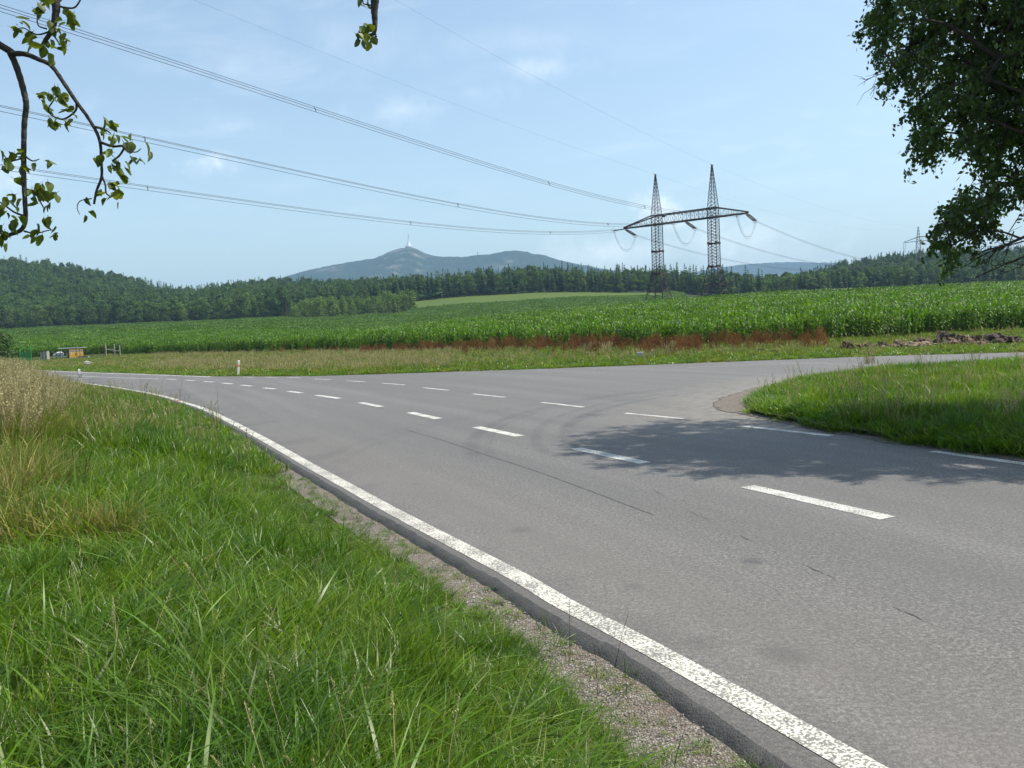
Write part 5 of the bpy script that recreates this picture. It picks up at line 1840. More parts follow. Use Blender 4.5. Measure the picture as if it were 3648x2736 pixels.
    for i, xx in enumerate(xs_):
        pz = K(xx, 300, Y - 6)
        hh = 1.75 if i % 3 else 1.95
        m_ = MB(); m_.tube([(pz.x - ox, 0, -0.3), (pz.x - ox + (0.25 if xx in (1965,) else 0), 0, hh)], 0.035, 5); link('post', m_.mesh('post', M['steel']), q)
    x0 = K(235, 300, Y - 6).x - ox; x1 = K(2100, 300, Y - 6).x - ox
    for z_ in (0.15, 0.7, 1.2, 1.6):
        m_ = MB(); m_.tube([(x0, 0, z_), (x1, 0, z_)], 0.007, 4); link('wire', m_.mesh('wire', M['steel']), q)
    m_ = MB()
    k_ = x0
    while k_ < x1:
        m_.tube([(k_, 0, 0.1), (k_, 0, 1.6)], 0.004, 3); k_ += 0.22
    tag(link('wire_netting', m_.mesh('wire_netting', M['steel']), q), kind='stuff')
    # dark bush at the left edge of the photo
    b = broad_mesh(99, H=5.0, W_=3.2, n=2600, col='broad', base=0.0, card=0.34)
    q = link('dark_bush', None, loc=(P(8 * D, 760 * D, 128).x, 128, -0.1)); tag(q, 'dense dark green bush at the left edge of the photo beside the plot', 'bush')
    link('foliage', b, q, scl=(1.15, 1.0, 0.98)); m_ = MB(); m_.tube([(0, 0, 0), (0, 0, 2)], 0.1, 6); link('stem', m_.mesh('stem', M['bark']), q)
    # scruffy weeds by the plot
    rng = np.random.default_rng(8)


build_plot()


# ----------------------------------------------------------------- power line
ML = P(1424 * D, 652 * D, 262); MR = P(1546 * D, 643 * D, 250)
ML = Vector((P(1421 * D, 560 * D, 262).x, 262, 7.6)); MR = Vector((P(1543 * D, 560 * D, 250).x, 250, 8.3))
AX = (MR - ML); AX.z = 0; SPAN = AX.length; AX.normalize()          # along the crossarm
AN = Vector((-AX.y, AX.x, 0))                                        # away along the line (to the right, far)
if AN.y < 0: AN = -AN
ARM_B = P(1418 * D, 485 * D, 262).z      # bottom of the crossarm
ARM_T = P(1418 * D, 466 * D, 262).z
TOP_Z = P(1415 * D, 376 * D, 262).z


def lattice_mast(mb, base, z0, z1, w0, w1, n, thick, brace, faces=True):
    """square lattice between z0 and z1"""
    cs = []
    for k in range(n + 1):
        f = k / n; z = z0 + (z1 - z0) * f; w = (w0 + (w1 - w0) * f) / 2
        cs.append([base + AX * (sx * w) + AN * (sy * w) + Vector((0, 0, z)) for sx, sy in ((-1, -1), (1, -1), (1, 1), (-1, 1))])
    for c in range(4):
        mb.bar(cs[0][c], cs[-1][c], thick)
    for k in range(n):
        for c in range(4):
            d = (c + 1) % 4
            mb.bar(cs[k][c], cs[k + 1][d], brace, sides=3)
            mb.bar(cs[k][d], cs[k + 1][c], brace, sides=3)
    return cs


def string_points(a, dir_, L, drop):
    return a, a + dir_ * L + Vector((0, 0, -drop))


def build_pylon():
    org = (ML + MR) / 2; org.z = 7.8
    t = link('portal_pylon', None, loc=org)
    tag(t, 'dark lattice portal pylon with two spires standing in the maize', 'pylon')
    for i, b in enumerate((ML, MR)):
        bb = Vector((b.x, b.y, 0)) - Vector((org.x, org.y, 0)); bz = b.z - org.z
        hw = 2.55          # shaft width
        m = MB(); lattice_mast(m, bb + Vector((0, 0, bz)), 0.0, 10.4, 7.0, 3.2, 5, 0.21, 0.11)
        for z_ in (5.0, 10.4):
            w = (7.0 + (3.2 - 7.0) * z_ / 10.4) / 2
            q = [bb + AX * (sx * w) + AN * (sy * w) + Vector((0, 0, bz + z_)) for sx, sy in ((-1, -1), (1, -1), (1, 1), (-1, 1))]
            for c in range(4): m.bar(q[c], q[(c + 1) % 4], 0.15)
        link('splayed_base', m.mesh('splayed_base', M['rust']), t)
        m = MB(); zt = ARM_T - org.z - bz
        lattice_mast(m, bb + Vector((0, 0, bz)), 10.4, zt, 2.7, 2.5, 19, 0.20, 0.095)
        for z_ in (10.6, 17.5):
            m.box(bb + Vector((0, 0, bz + z_)), (2.5, 2.5, 0.16), Matrix.Rotation(math.atan2(AX.y, AX.x), 3, 'Z'))
            for sx in (-1, 1):
                m.box(bb + AX * sx * 1.3 + Vector((0, 0, bz + z_ + .1)), (0.5, 2.9, 0.6), Matrix.Rotation(math.atan2(AX.y, AX.x), 3, 'Z'))
        link('shaft', m.mesh('shaft', M['steel']), t)
        m = MB(); lattice_mast(m, bb + Vector((0, 0, bz)), zt, (TOP_Z - org.z) - bz - 0.2, 2.5, 0.22, 11, 0.17, 0.085)
        m.bar(bb + Vector((0, 0, TOP_Z - org.z - 1.2)), bb + Vector((0, 0, TOP_Z - org.z)), 0.25)
        m.bar(bb + AN * -1.2 + Vector((0, 0, TOP_Z - org.z - 0.1)), bb + AN * 1.2 + Vector((0, 0, TOP_Z - org.z - 0.1)), 0.1)
        link('spire', m.mesh('spire', M['steel']), t)
    # crossarm: bottom chord level, top chord level between the masts then falling to the tips
    zb = ARM_B - org.z; zt = ARM_T - org.z
    a0 = Vector((ML.x - org.x, ML.y - org.y, 0)); a1 = Vector((MR.x - org.x, MR.y - org.y, 0))
    extL, extR = 12.0, 11.0
    m = MB(); w = 1.3
    tipL = a0 - AX * extL; tipR = a1 + AX * extR
    for s in (-1, 1):
        o_ = AN * (s * w)
        m.bar(tipL + AN * s * 0.25 + Vector((0, 0, zb)), a0 - AX * 1.3 + o_ + Vector((0, 0, zb)), 0.32)
        m.bar(a0 - AX * 1.3 + o_ + Vector((0, 0, zb)), a1 + AX * 1.3 + o_ + Vector((0, 0, zb)), 0.30)
        m.bar(a1 + AX * 1.3 + o_ + Vector((0, 0, zb)), tipR + AN * s * 0.25 + Vector((0, 0, zb)), 0.32)
        m.bar(tipL + AN * s * 0.25 + Vector((0, 0, zb + 0.3)), a0 - AX * 1.3 + o_ + Vector((0, 0, zt)), 0.34)
        m.bar(a0 - AX * 1.3 + o_ + Vector((0, 0, zt)), a1 + AX * 1.3 + o_ + Vector((0, 0, zt)), 0.30)
        m.bar(a1 + AX * 1.3 + o_ + Vector((0, 0, zt)), tipR + AN * s * 0.25 + Vector((0, 0, zb + 0.3)), 0.34)
    link('crossarm', m.mesh('crossarm', M['steel']), t)
    m = MB()
    n = 14
    for s in (-1, 1):
        o_ = AN * (s * w)
        for k in range(n):
            p0 = a0.lerp(a1, k / n); p1 = a0.lerp(a1, (k + 1) / n)
            if k % 2:
                m.bar(p0 + o_ + Vector((0, 0, zb)), p1 + o_ + Vector((0, 0, zt)), 0.09, sides=3)
            else:
                m.bar(p0 + o_ + Vector((0, 0, zt)), p1 + o_ + Vector((0, 0, zb)), 0.09, sides=3)
            m.bar(p0 + o_ + Vector((0, 0, zb)), p0 + o_ + Vector((0, 0, zt)), 0.07, sides=3)
        for (root, tip, e) in ((a0 - AX * 1.3, tipL, extL), (a1 + AX * 1.3, tipR, extR)):
            for k in range(6):
                f0, f1 = k / 6, (k + 1) / 6
                ww = lambda f: AN * s * (w + (0.25 - w) * f)
                ph = lambda f: zt + (zb + 0.3 - zt) * f
                m.bar(root.lerp(tip, f0) + ww(f0) + Vector((0, 0, zb)), root.lerp(tip, f1) + ww(f1) + Vector((0, 0, ph(f1))), 0.08, sides=3)
                m.bar(root.lerp(tip, f0) + ww(f0) + Vector((0, 0, zb)), root.lerp(tip, f0) + ww(f0) + Vector((0, 0, ph(f0))), 0.07, sides=3)
    for k in range(n + 1):
        p0 = a0.lerp(a1, k / n)
        m.bar(p0 - AN * w + Vector((0, 0, zb)), p0 + AN * w + Vector((0, 0, zb)), 0.08, sides=3)
        if k < n:
            m.bar(p0 - AN * w + Vector((0, 0, zb)), a0.lerp(a1, (k + 1) / n) + AN * w + Vector((0, 0, zb)), 0.07, sides=3)
    tag(link('bracing', m.mesh('bracing', M['steel']), t), kind='stuff')
    # sign plate
    m = MB(); pp = a0.lerp(a1, 0.17); m.box(pp - AN * (w + 0.1) + Vector((0, 0, zb + (zt - zb) * 0.75)), (1.1, 0.1, 0.6), Matrix.Rotation(math.atan2(AX.y, AX.x), 3, 'Z'))
    link('plate', m.mesh('plate', M['black_plastic']), t)
    # insulator strings, near and far side of each phase, and jumper loops
    ends = []
    for ph_, base in enumerate((tipL + AX * 0.3, a0.lerp(a1, 0.5), tipR - AX * 0.6)):
        base = base + Vector((0, 0, zb - 0.15))
        pair = []
        for side, L, drop in ((-1, 6.6, 1.0), (1, 6.6, 1.7)):
            dr = AN * side
            s0 = base + dr * (1.0 if ph_ == 1 else 0.3)
            e0 = s0 + dr * L + Vector((0, 0, -drop))
            grp = link('insulator_string', None, parent=t)
            for lat in (-0.55, 0, 0.55):
                m = MB(); pts = []; rad = []
                for k in range(41):
                    f = k / 40
                    pts.append(s0.lerp(e0, f) + AX * lat * (0.6 + 0.4 * math.sin(math.pi * f)) * 1.0); rad.append(0.05 if (k % 2 or not 0.08 < f < 0.92) else 0.19)
                m.tube(pts, rad, 6); link('disc_stack', m.mesh('disc_stack', M['insulator']), grp)
            m = MB()
            for rr_, c_ in ((0.55, e0), (0.5, e0 - dr * 1.2)):
                ring = [c_ + AX * (rr_ * math.cos(k / 16 * 6.283) * 1.3) + Vector((0, 0, rr_ * math.sin(k / 16 * 6.283))) for k in range(17)]
                m.tube(ring, 0.035, 4)
            link('corona_ring', m.mesh('corona_ring', M['steel_far']), grp)
            pair.append(e0)
        for lat in (-0.25, 0.25, 0.0):
            m = MB(); A_, B_ = pair; pts = []
            sag = 5.4 if lat else 5.9
            for k in range(25):
                f = k / 24
                q = A_.lerp(B_, f) + AX * lat; q.z -= sag * (1 - abs(2 * f - 1) ** 2.2)
                pts.append(q)
            m.tube(pts, 0.03, 4); link('jumper_loop', m.mesh('jumper_loop', M['wire']), t)
        ends.append([e + org for e in pair])
    tops = [Vector((ML.x, ML.y, TOP_Z)), Vector((MR.x, MR.y, TOP_Z))]
    return ends, tops, org


ENDS, TOPS, PORG = build_pylon()


def build_far_pylon():
    Y = 590.0
    top = P(1983.5 * D, 490 * D, Y)
    base = Vector((top.x, Y, float(field_h(top.x, Y)) - 1))
    t = link('far_pylon', None, loc=base)
    tag(t, 'distant grey pylon half hidden behind the roadside tree', 'pylon')
    H = top.z - base.z
    global AX, AN
    o_ = Vector((0, 0, 0))
    sep_ = 20.0
    m = MB()
    for b in (o_, o_ + AX * sep_):
        m = MB(); lattice_mast(m, b, 0, H * 0.78, 5.0, 2.4, 12, 0.20, 0.12); lattice_mast(m, b, H * 0.78, H, 2.4, 0.4, 5, 0.17, 0.1)
        link('mast', m.mesh('mast', M['steel_far']), t)
    zb = P(1984 * D, 521 * D, Y).z - base.z; zt = zb + 3.0
    m = MB()
    for s in (-1, 1):
        w = AN * s * 1.2
        L = -AX * 9.5
        m.bar(L + Vector((0, 0, zb)), AX * (sep_ + 9.5) + Vector((0, 0, zb)), 0.3)
        m.bar(L + Vector((0, 0, zb + .3)), w + Vector((0, 0, zt)), 0.25); m.bar(w + Vector((0, 0, zt)), AX * sep_ + w + Vector((0, 0, zt)), 0.25)
        m.bar(AX * sep_ + w + Vector((0, 0, zt)), AX * (sep_ + 9.5) + Vector((0, 0, zb + .3)), 0.25)
    for k in range(10):
        m.bar(AX * (k * 2) + Vector((0, 0, zb if k % 2 else zt)), AX * (k * 2 + 2) + Vector((0, 0, zt if k % 2 else zb)), 0.14, sides=3)
    link('crossarm', m.mesh('crossarm', M['steel_far']), t)
    outs = []
    for b in (-9.3, 10.0, 29.3):
        m = MB()
        for e in (-0.7, 0.7):
            m.bar(AX * (b + e) + Vector((0, 0, zb)), AX * (b + e * 0.5) + Vector((0, 0, zb - 7.5)), 0.2)
        link('insulator_string', m.mesh('insulator_string', M['insulator']), t)
        outs.append(base + AX * b + Vector((0, 0, zb - 7.5)))
    return outs, [base + Vector((0, 0, H)), base + AX * sep_ + Vector((0, 0, H))]


FAR_ENDS, FAR_TOPS = build_far_pylon()


def fit_left(start, pix):
    """cable leaving the pylon towards and past us: plan line = line direction, heights from photo points"""
    S = [0.0]; Z = [start.z]
    for px, py in pix:
        v = ray(px * D, py * D); u = v.x / v.y
        # start - AN*s : X/Y = u
        s = (start.x - u * start.y) / (AN.x - u * AN.y)
        Yp = start.y - AN.y * s
        S.append(s); Z.append(EYE + v.z / v.y * Yp)
    return S, Z


def cable_mesh(fn, smax, off, rad, n=60):
    m = MB(); pts = []
    for k in range(n + 1):
        s = smax * k / n
        pts.append(fn(s) + off)
    m.tube(pts, rad, 4)
    return m


def build_cables():
    lefts = [
        (ENDS[2][0], [(1395, 447), (1010, 345), (700, 240), (300, 112), (0, 18)], 'uppermost bundle of three power cables running from the right arm of the portal pylon'),
        (ENDS[1][0], [(1150, 470), (780, 400), (400, 322), (0, 232)], 'middle bundle of three power cables running left from the portal pylon'),
        (ENDS[0][0], [(1000, 493), (555, 440), (280, 400), (80, 372)], 'lowest bundle of three power cables running left from the portal pylon')]
    smp = (1010, 780, 555)
    for i, (st, pix, lb) in enumerate(lefts):
        S, Z = fit_left(st, pix)
        co = np.polyfit(S, Z, 3 if i < 3 else 2, w=[6] + [1] * len(pix))
        co[-1] = st.z
        smax = max(S) * 1.12
        fn = lambda s, st=st, co=co: Vector((st.x - AN.x * s, st.y - AN.y * s, float(np.polyval(co, s))))
        root = link('conductor_bundle', None, loc=st)
        tag(root, lb, 'power cables', 'power cable bundles of the near span')
        offs = [AX * -0.25 + Vector((0, 0, 0.42)), AX * 0.25 + Vector((0, 0, 0.1)), Vector((0, 0, -0.42))]
        if i == 0:
            offs = [AX * -0.25 + Vector((0, 0, 0.46)), AX * 0.1, AX * 0.25 + Vector((0, 0, -0.46))]
        for o_ in offs:
            link('cable', cable_mesh(fn, smax, o_ - st, 0.033).mesh('cable', M['wire']), root)
        # spacers
        for (fx) in ((0.18, 0.47, 0.8) if i else (0.25, 0.43, 0.7)):
            p_ = fn(smax * fx) - st
            m = MB(); q = [p_ + o_ for o_ in offs]
            for k in range(3): m.bar(q[k], q[(k + 1) % 3], 0.06)
            link('spacer', m.mesh('spacer', M['steel']), root)
    names = ('right-hand', 'middle', 'left-hand')
    for i in (0, 1, 2):
        st = ENDS[i][1]; en = FAR_ENDS[i]
        root = link('conductor_bundle', None, loc=st)
        tag(root, ('lowest', 'middle', 'uppermost')[i] + ' bundle of power cables sagging from the portal pylon to the distant one', 'power cables', 'power cable bundles of the far span')
        sag = 12.0
        fn = lambda s, st=st, en=en: st.lerp(en, s) + Vector((0, 0, -sag * 4 * s * (1 - s)))
        for o_ in (AX * -0.22 + Vector((0, 0, .2)), AX * 0.22 + Vector((0, 0, .2)), Vector((0, 0, -.2))):
            link('cable', cable_mesh(fn, 1.0, o_ - st, 0.026).mesh('cable', M['wire']), root)
        for fx in (0.2, 0.5):
            p_ = fn(fx) - st
            m = MB(); m.bar(p_ + Vector((0, 0, .25)), p_ - Vector((0, 0, .25)), 0.08); link('spacer', m.mesh('spacer', M['steel']), root)
    ew = [(TOPS[0], [(1100, 270), (760, 135), (415, 0)], 'thin earth wire running left from the left spire of the portal pylon'),
          (TOPS[1], [(1300, 240), (1100, 138), (855, 0)], 'thin earth wire running left from the right spire of the portal pylon')]
    for st, pix, lb in ew:
        S, Z = fit_left(st, pix)
        co = np.polyfit(S, Z, 2, w=[6] + [1] * len(pix)); co[-1] = st.z
        fn = lambda s, st=st, co=co: Vector((st.x - AN.x * s, st.y - AN.y * s, float(np.polyval(co, s))))
        o = link('earth_wire', cable_mesh(fn, max(S) * 1.1, -st, 0.012).mesh('earth_wire', M['wire']), loc=st)
        tag(o, lb, 'earth wire')
    for i in (0, 1):
        st, en = TOPS[i], FAR_TOPS[i]
        fn = lambda s, st=st, en=en: st.lerp(en, s) + Vector((0, 0, -8 * 4 * s * (1 - s)))
        o = link('earth_wire', cable_mesh(fn, 1.0, -st, 0.012).mesh('earth_wire', M['wire']), loc=st)
        tag(o, 'thin earth wire from the %s spire to the distant pylon' % ('left', 'right')[i], 'earth wire')


build_cables()


# ----------------------------------------------------------------- leaves
def leaf_mesh(name, L, Wd, mat, seed, curl=0.25, fold=0.25, teeth=True):
    rng = random.Random(seed)
    mb = MB(); n = 6
    ctr = []; lf = []; rt = []
    for k in range(n + 1):
        t = k / n
        w = Wd / 2 * math.sin(math.pi * min(1, t ** 0.8)) ** 0.75 if 0 < k < n else 0.0
        w *= rng.uniform(0.88, 1.1)
        y = L * (0.18 + 0.82 * t)
        z = -curl * L * t * t
        ctr.append((0.0, y, z)); lf.append((-w, y + rng.uniform(-1, 1) * 0.03 * L, z + fold * w)); rt.append((w, y + rng.uniform(-1, 1) * 0.03 * L, z + fold * w))
    vs = [(0, 0, 0)]
    base = 1
    for k in range(n + 1): vs += [ctr[k], lf[k], rt[k]]
    fs = []
    for k in range(n):
        a = base + 3 * k; b = base + 3 * (k + 1)
        fs.append((a, b, b + 1, a + 1)); fs.append((a, a + 2, b + 2, b))
    g = rng.uniform(0.8, 1.2)
    mb.add(vs, fs, 0, (g, g, g, 1))
    w = Wd * 0.03
    mb.add([(-w, 0, 0), (w, 0, 0), (w, L * 0.2, 0), (-w, L * 0.2, 0)], [(0, 1, 2, 3)], 0, (g, g * .8, g * .6, 1))
    return mb.mesh(name, mat)


# ----------------------------------------------------------------- apple tree overhanging from the left
def build_apple():
    YD = 3.7
    rnd = random.Random(12)
    s = 1.746

    def Z(x, y, dy=0.0):
        return P(x / s, y / s, YD + dy)

    def Z7(x, y, dy=0.0):
        return P(1200 + x / 7.373, y / 7.373, YD + dy)
    root = link('apple_tree', None, loc=(-4.6, 1.2, 0.4))
    base = Vector(root.location)
    tag(root, 'apple tree whose leafy boughs hang into the photo from the left and the top', 'tree')
    # trunk stands left of the picture
    mb = MB(); mb.tube([Vector((0, 0, -0.3)), Vector((0.1, 0.05, 1.0)), Vector((0.25, 0.2, 2.0))], [0.20, 0.16, 0.14], 10)
    link('trunk', mb.mesh('trunk', M['apple_bark'], True), root)

    def bough(pts, r0, r1, n=6, knots=True):
        L = smooth_line([tuple(p) for p in pts], n)
        m = len(L)
        mb = MB()
        rad = [(r0 + (r1 - r0) * (k / (m - 1)) ** 0.5) * (1 + (0.05 * math.sin(k * 2.1) if knots else 0)) for k in range(m)]
        mb.tube([Vector(p) - base for p in L], rad, 7)
        return link('branch', mb.mesh('branch', M['apple_bark'], True), root), L
    Ls = []
    crotch = base + Vector((0.25, 0.2, 1.95))
    A0 = Z(0, 280)
    allb = [
        ([crotch, crotch + Vector((0.5, 0.8, 1.3)), A0 + Vector((-0.45, -0.15, 0.28)), A0, Z(70, 345), Z(120, 470), Z(150, 580), Z(163, 660), Z(152, 760), Z(148, 900), Z(148, 1100), Z(155, 1250), Z(158, 1370), Z(130, 1430), Z(60, 1460), Z(0, 1485), Z(-60, 1500)], 0.021, 0.008),
        ([Z(60, 335), Z(150, 335, -.03), Z(230, 365, -.05), Z(320, 410, -.08), Z(400, 520, -.1), Z(480, 640, -.1), Z(540, 720, -.1), Z(600, 820, -.1), Z(625, 900, -.1), Z(630, 1000, -.1), Z(632, 1100, -.1), Z(600, 1190, -.1), Z(585, 1270, -.1)], 0.014, 0.005),
        ([crotch, crotch + Vector((0.9, 0.9, 1.6)), Z(300, -330), Z(345, 0), Z(345, 90), Z(320, 190), Z(270, 270), Z(250, 330)], 0.045, 0.005),
        ([Z(625, 885, -.1), Z(700, 910, -.12), Z(770, 910, -.15), Z(745, 965, -.15), Z(700, 1000, -.15)], 0.007, 0.004),
        ([Z(765, 905, -.15), Z(800, 940, -.16), Z(850, 945, -.18), Z(875, 925, -.2)], 0.004, 0.002),
        ([Z(632, 1090, -.1), Z(655, 1150, -.1), Z(660, 1200, -.1), Z(690, 1225, -.1)], 0.005, 0.003),
        ([Z(478, 645, -.1), Z(465, 695, -.06), Z(385, 742, -.03), Z(300, 690, 0), Z(350, 600, 0)], 0.006, 0.003),
        ([Z(590, 790, -.1), Z(650, 805, -.1), Z(690, 830, -.08)], 0.006, 0.003),
        ([Z(348, 30), Z(395, 45), Z(460, 48), Z(497, 5), Z(520, -60)], 0.006, 0.003),
        ([Z(395, 50), Z(410, 90), Z(450, 120)], 0.004, 0.002),
        ([Z(315, 195), Z(230, 215), Z(150, 175), Z(110, 180)], 0.005, 0.002),
        ([Z(335, 220), Z(370, 270), Z(400, 290)], 0.005, 0.002),
        ([Z(290, 180), Z(240, 160), Z(232, 110), Z(245, 60), Z(255, 10)], 0.004, 0.002),
        ([Z(148, 965), Z(200, 1000), Z(245, 990)], 0.006, 0.002),
        ([Z(140, 985), Z(60, 1000), Z(20, 960)], 0.005, 0.002),
        ([Z(155, 1175), Z(215, 1198), Z(270, 1290)], 0.006, 0.003),
        ([Z(155, 1345), Z(90, 1320), Z(20, 1270), Z(-30, 1240)], 0.006, 0.003),
        ([Z(150, 1438), Z(220, 1452), Z(290, 1435), Z(325, 1430)], 0.005, 0.002),
        ([Z(30, 1475), Z(10, 1510), Z(30, 1540)], 0.003, 0.002),
        ([Z(570, 1235, -.1), Z(500, 1250, -.1), Z(480, 1290, -.1), Z(495, 1335, -.1)], 0.003, 0.0015),
        ([crotch + Vector((0.2, 0.2, 0.4)), crotch + Vector((1.5, 0.9, 2.3)), Z7(1060, -1500), Z7(1020, -500), Z7(1000, 0), Z7(985, 300), Z7(1000, 600), Z7(975, 870), Z7(830, 930), Z7(700, 960)], 0.05, 0.0035),
        ([Z7(1000, 820), Z7(1020, 950), Z7(960, 1010), Z7(880, 1090), Z7(800, 1160), Z7(740, 1080), Z7(745, 1010)], 0.0045, 0.0025),
        ([Z7(970, 95), Z7(920, 130), Z7(830, 130), Z7(700, 95), Z7(680, 0)], 0.0042, 0.0025),
        ([Z7(1010, 940), Z7(1050, 965)], 0.005, 0.004),
        ([Z7(900, 1080), Z7(940, 900)], 0.003, 0.002),
    ]
    for pts, r0, r1 in allb:
        bough(pts, r0, r1)
    kit = [leaf_mesh('leaf%d' % i, 1.0, w, M['apple_leaf'], i, c, f) for i, (w, c, f) in enumerate(((0.55, 0.2, 0.3), (0.5, 0.45, 0.5), (0.6, 0.1, 0.15), (0.42, 0.35, 0.7), (0.52, -0.15, 0.4)))]
    cl = [(110, 190, 4), (150, 140, 3), (190, 230, 5), (245, 60, 5), (270, 20, 4), (175, 270, 3), (240, 290, 3), (310, 290, 3), (410, 255, 4), (400, 295, 3), (345, 180, 4), (380, 150, 2), (440, 95, 5), (455, 150, 3), (325, 385, 2),
          (265, 610, 5), (300, 590, 3), (365, 568, 2), (385, 622, 4), (290, 685, 2), (430, 690, 5), (330, 755, 7), (345, 785, 3), (420, 775, 3), (640, 760, 2), (685, 790, 2), (640, 830, 3), (695, 860, 2), (795, 860, 3), (730, 850, 1),
          (805, 920, 3), (915, 908, 1), (935, 960, 1), (895, 990, 2), (672, 950, 3), (603, 990, 2), (830, 1000, 2), (795, 1040, 2), (710, 1020, 3), (685, 1060, 3), (750, 1090, 3), (785, 1100, 1), (710, 1150, 4), (735, 1205, 1),
          (635, 1240, 2), (700, 1230, 2), (735, 1280, 1), (540, 1242, 1), (565, 1315, 1), (537, 1362, 1), (612, 1185, 1),
          (55, 1030, 3), (20, 960, 1), (70, 955, 2), (130, 960, 4), (290, 1000, 2), (150, 1050, 4), (205, 1030, 1), (110, 1110, 2), (245, 1175, 6), (315, 1160, 1), (330, 1215, 2), (190, 1220, 3), (270, 1235, 4), (310, 1290, 3),
          (205, 1275, 1), (90, 1230, 3), (15, 1300, 5), (55, 1265, 4), (95, 1300, 2), (150, 1360, 3), (60, 1345, 2), (100, 1395, 3), (20, 1420, 4), (270, 1370, 2), (312, 1400, 1), (165, 1475, 1), (212, 1490, 1), (222, 1445, 2),
          (262, 1500, 1), (330, 1445, 3), (350, 1475, 1), (45, 1475, 3), (35, 1540, 1)]
    cl7 = [(590, 770, 2), (760, 800, 4), (840, 780, 3), (650, 900, 3), (545, 930, 2), (560, 1110, 1), (690, 1060, 2), (685, 1150, 1), (800, 960, 3), (860, 1000, 2), (960, 1110, 2), (855, 1200, 1), (600, 30, 1), (820, 70, 1), (690, 150, 1), (640, -60, 2)]
    cnt = 0
    spots = [(Z(x, y, rnd.uniform(-0.16, 0.06)), n, 21 / s) for x, y, n in cl] + [(Z7(x, y, rnd.uniform(-0.08, 0.08)), n, 70 / 7.373) for x, y, n in cl7]
    for p, n, r in spots:
        for k in range(n):
            mpx = YD / F_PX
            q = p + Vector((rnd.uniform(-1, 1), rnd.uniform(-1, 1), rnd.uniform(-1, 1))) * r * mpx * (0.3 if n == 1 else 1.1)
            L = rnd.uniform(0.040, 0.072)
            a = rnd.uniform(0, 6.28)
            e = Euler((rnd.uniform(-1.5, -0.1), rnd.uniform(-0.7, 0.7), a), 'XYZ')
            q = q - (e.to_matrix() @ Vector((0, 0.55 * L, 0)))
            o = link('leaf', kit[rnd.randrange(5)], root, loc=q - base, rot=e, scl=L)
            cnt += 1
    # small green apples
    for p in (Z(690, 862, -.1), Z(325, 390, -.08), Z(12, 1290), Z7(760, 820)):
        mb = MB(); mb.lathe([(0.001, -0.012), (0.010, -0.009), (0.013, 0), (0.010, 0.009), (0.003, 0.012)], 10, tuple(p - base))
        link('apple', mb.mesh('apple', M['apple'], True), root)
    # rest of the crown, above and left of the view: shades the verge
    V = []; T = []
    rng = np.random.default_rng(3)
    cen = []
    for _ in range(2000):
        c = np.array([rng.uniform(-7.5, 1.6), rng.uniform(-2.5, 5.2), rng.uniform(2.6, 6.2)])
        q, dep = proj(c[None])
        d = ((c[0] + 3.6) / 4.2) ** 2 + ((c[1] - 1.3) / 3.6) ** 2 + ((c[2] - 4.2) / 2.0) ** 2
        if d > 1: continue
        if c[1] > 0.2 and dep[0] > 0 and -90 < q[0, 0] < 3900 and -260 < q[0, 1] < 3000: continue
        cen.append(c)
        if len(cen) > 170: break
    for c in cen:
        for _ in range(70):
            p = c + rng.normal(size=3) * 0.22
            q_, dep_ = proj(p[None])
            if p[1] > 0.1 and dep_[0] > 0 and -30 < q_[0, 0] < 3700 and -60 < q_[0, 1] < 2800: continue
            nrm = rng.normal(size=3); nrm[2] += 1.2; nrm /= np.linalg.norm(nrm)
            u = np.cross(nrm, rng.normal(size=3)); u /= np.linalg.norm(u); v = np.cross(nrm, u)
            L = rng.uniform(0.05, 0.085)
            V += [p - u * L * .5, p + v * L * .28, p + u * L * .5, p - v * L * .28]
            g = rng.uniform(0.7, 1.3); T += [(g, g, g)] * 4
    V = np.array(V) - np.array(base)
    tag(link('foliage', np_mesh('foliage', V, np.arange(len(V)).reshape(-1, 4), M['apple_leaf'], np.array(T)), root), kind='stuff')
    mb = MB()
    for c in cen[::3]:
        a = crotch + Vector((0.3, 0.3, 0.6)); c = Vector(c)
        mid_ = a.lerp(c, 0.5) + Vector((0, 0, 0.3))
        # keep limbs out of view
        mb.tube([a - base, mid_ - base, c - base], [0.035, 0.02, 0.006], 5)
    tag(link('limbs', mb.mesh('limbs', M['apple_bark']), root), kind='stuff')
    print('apple leaves', cnt)


build_apple()


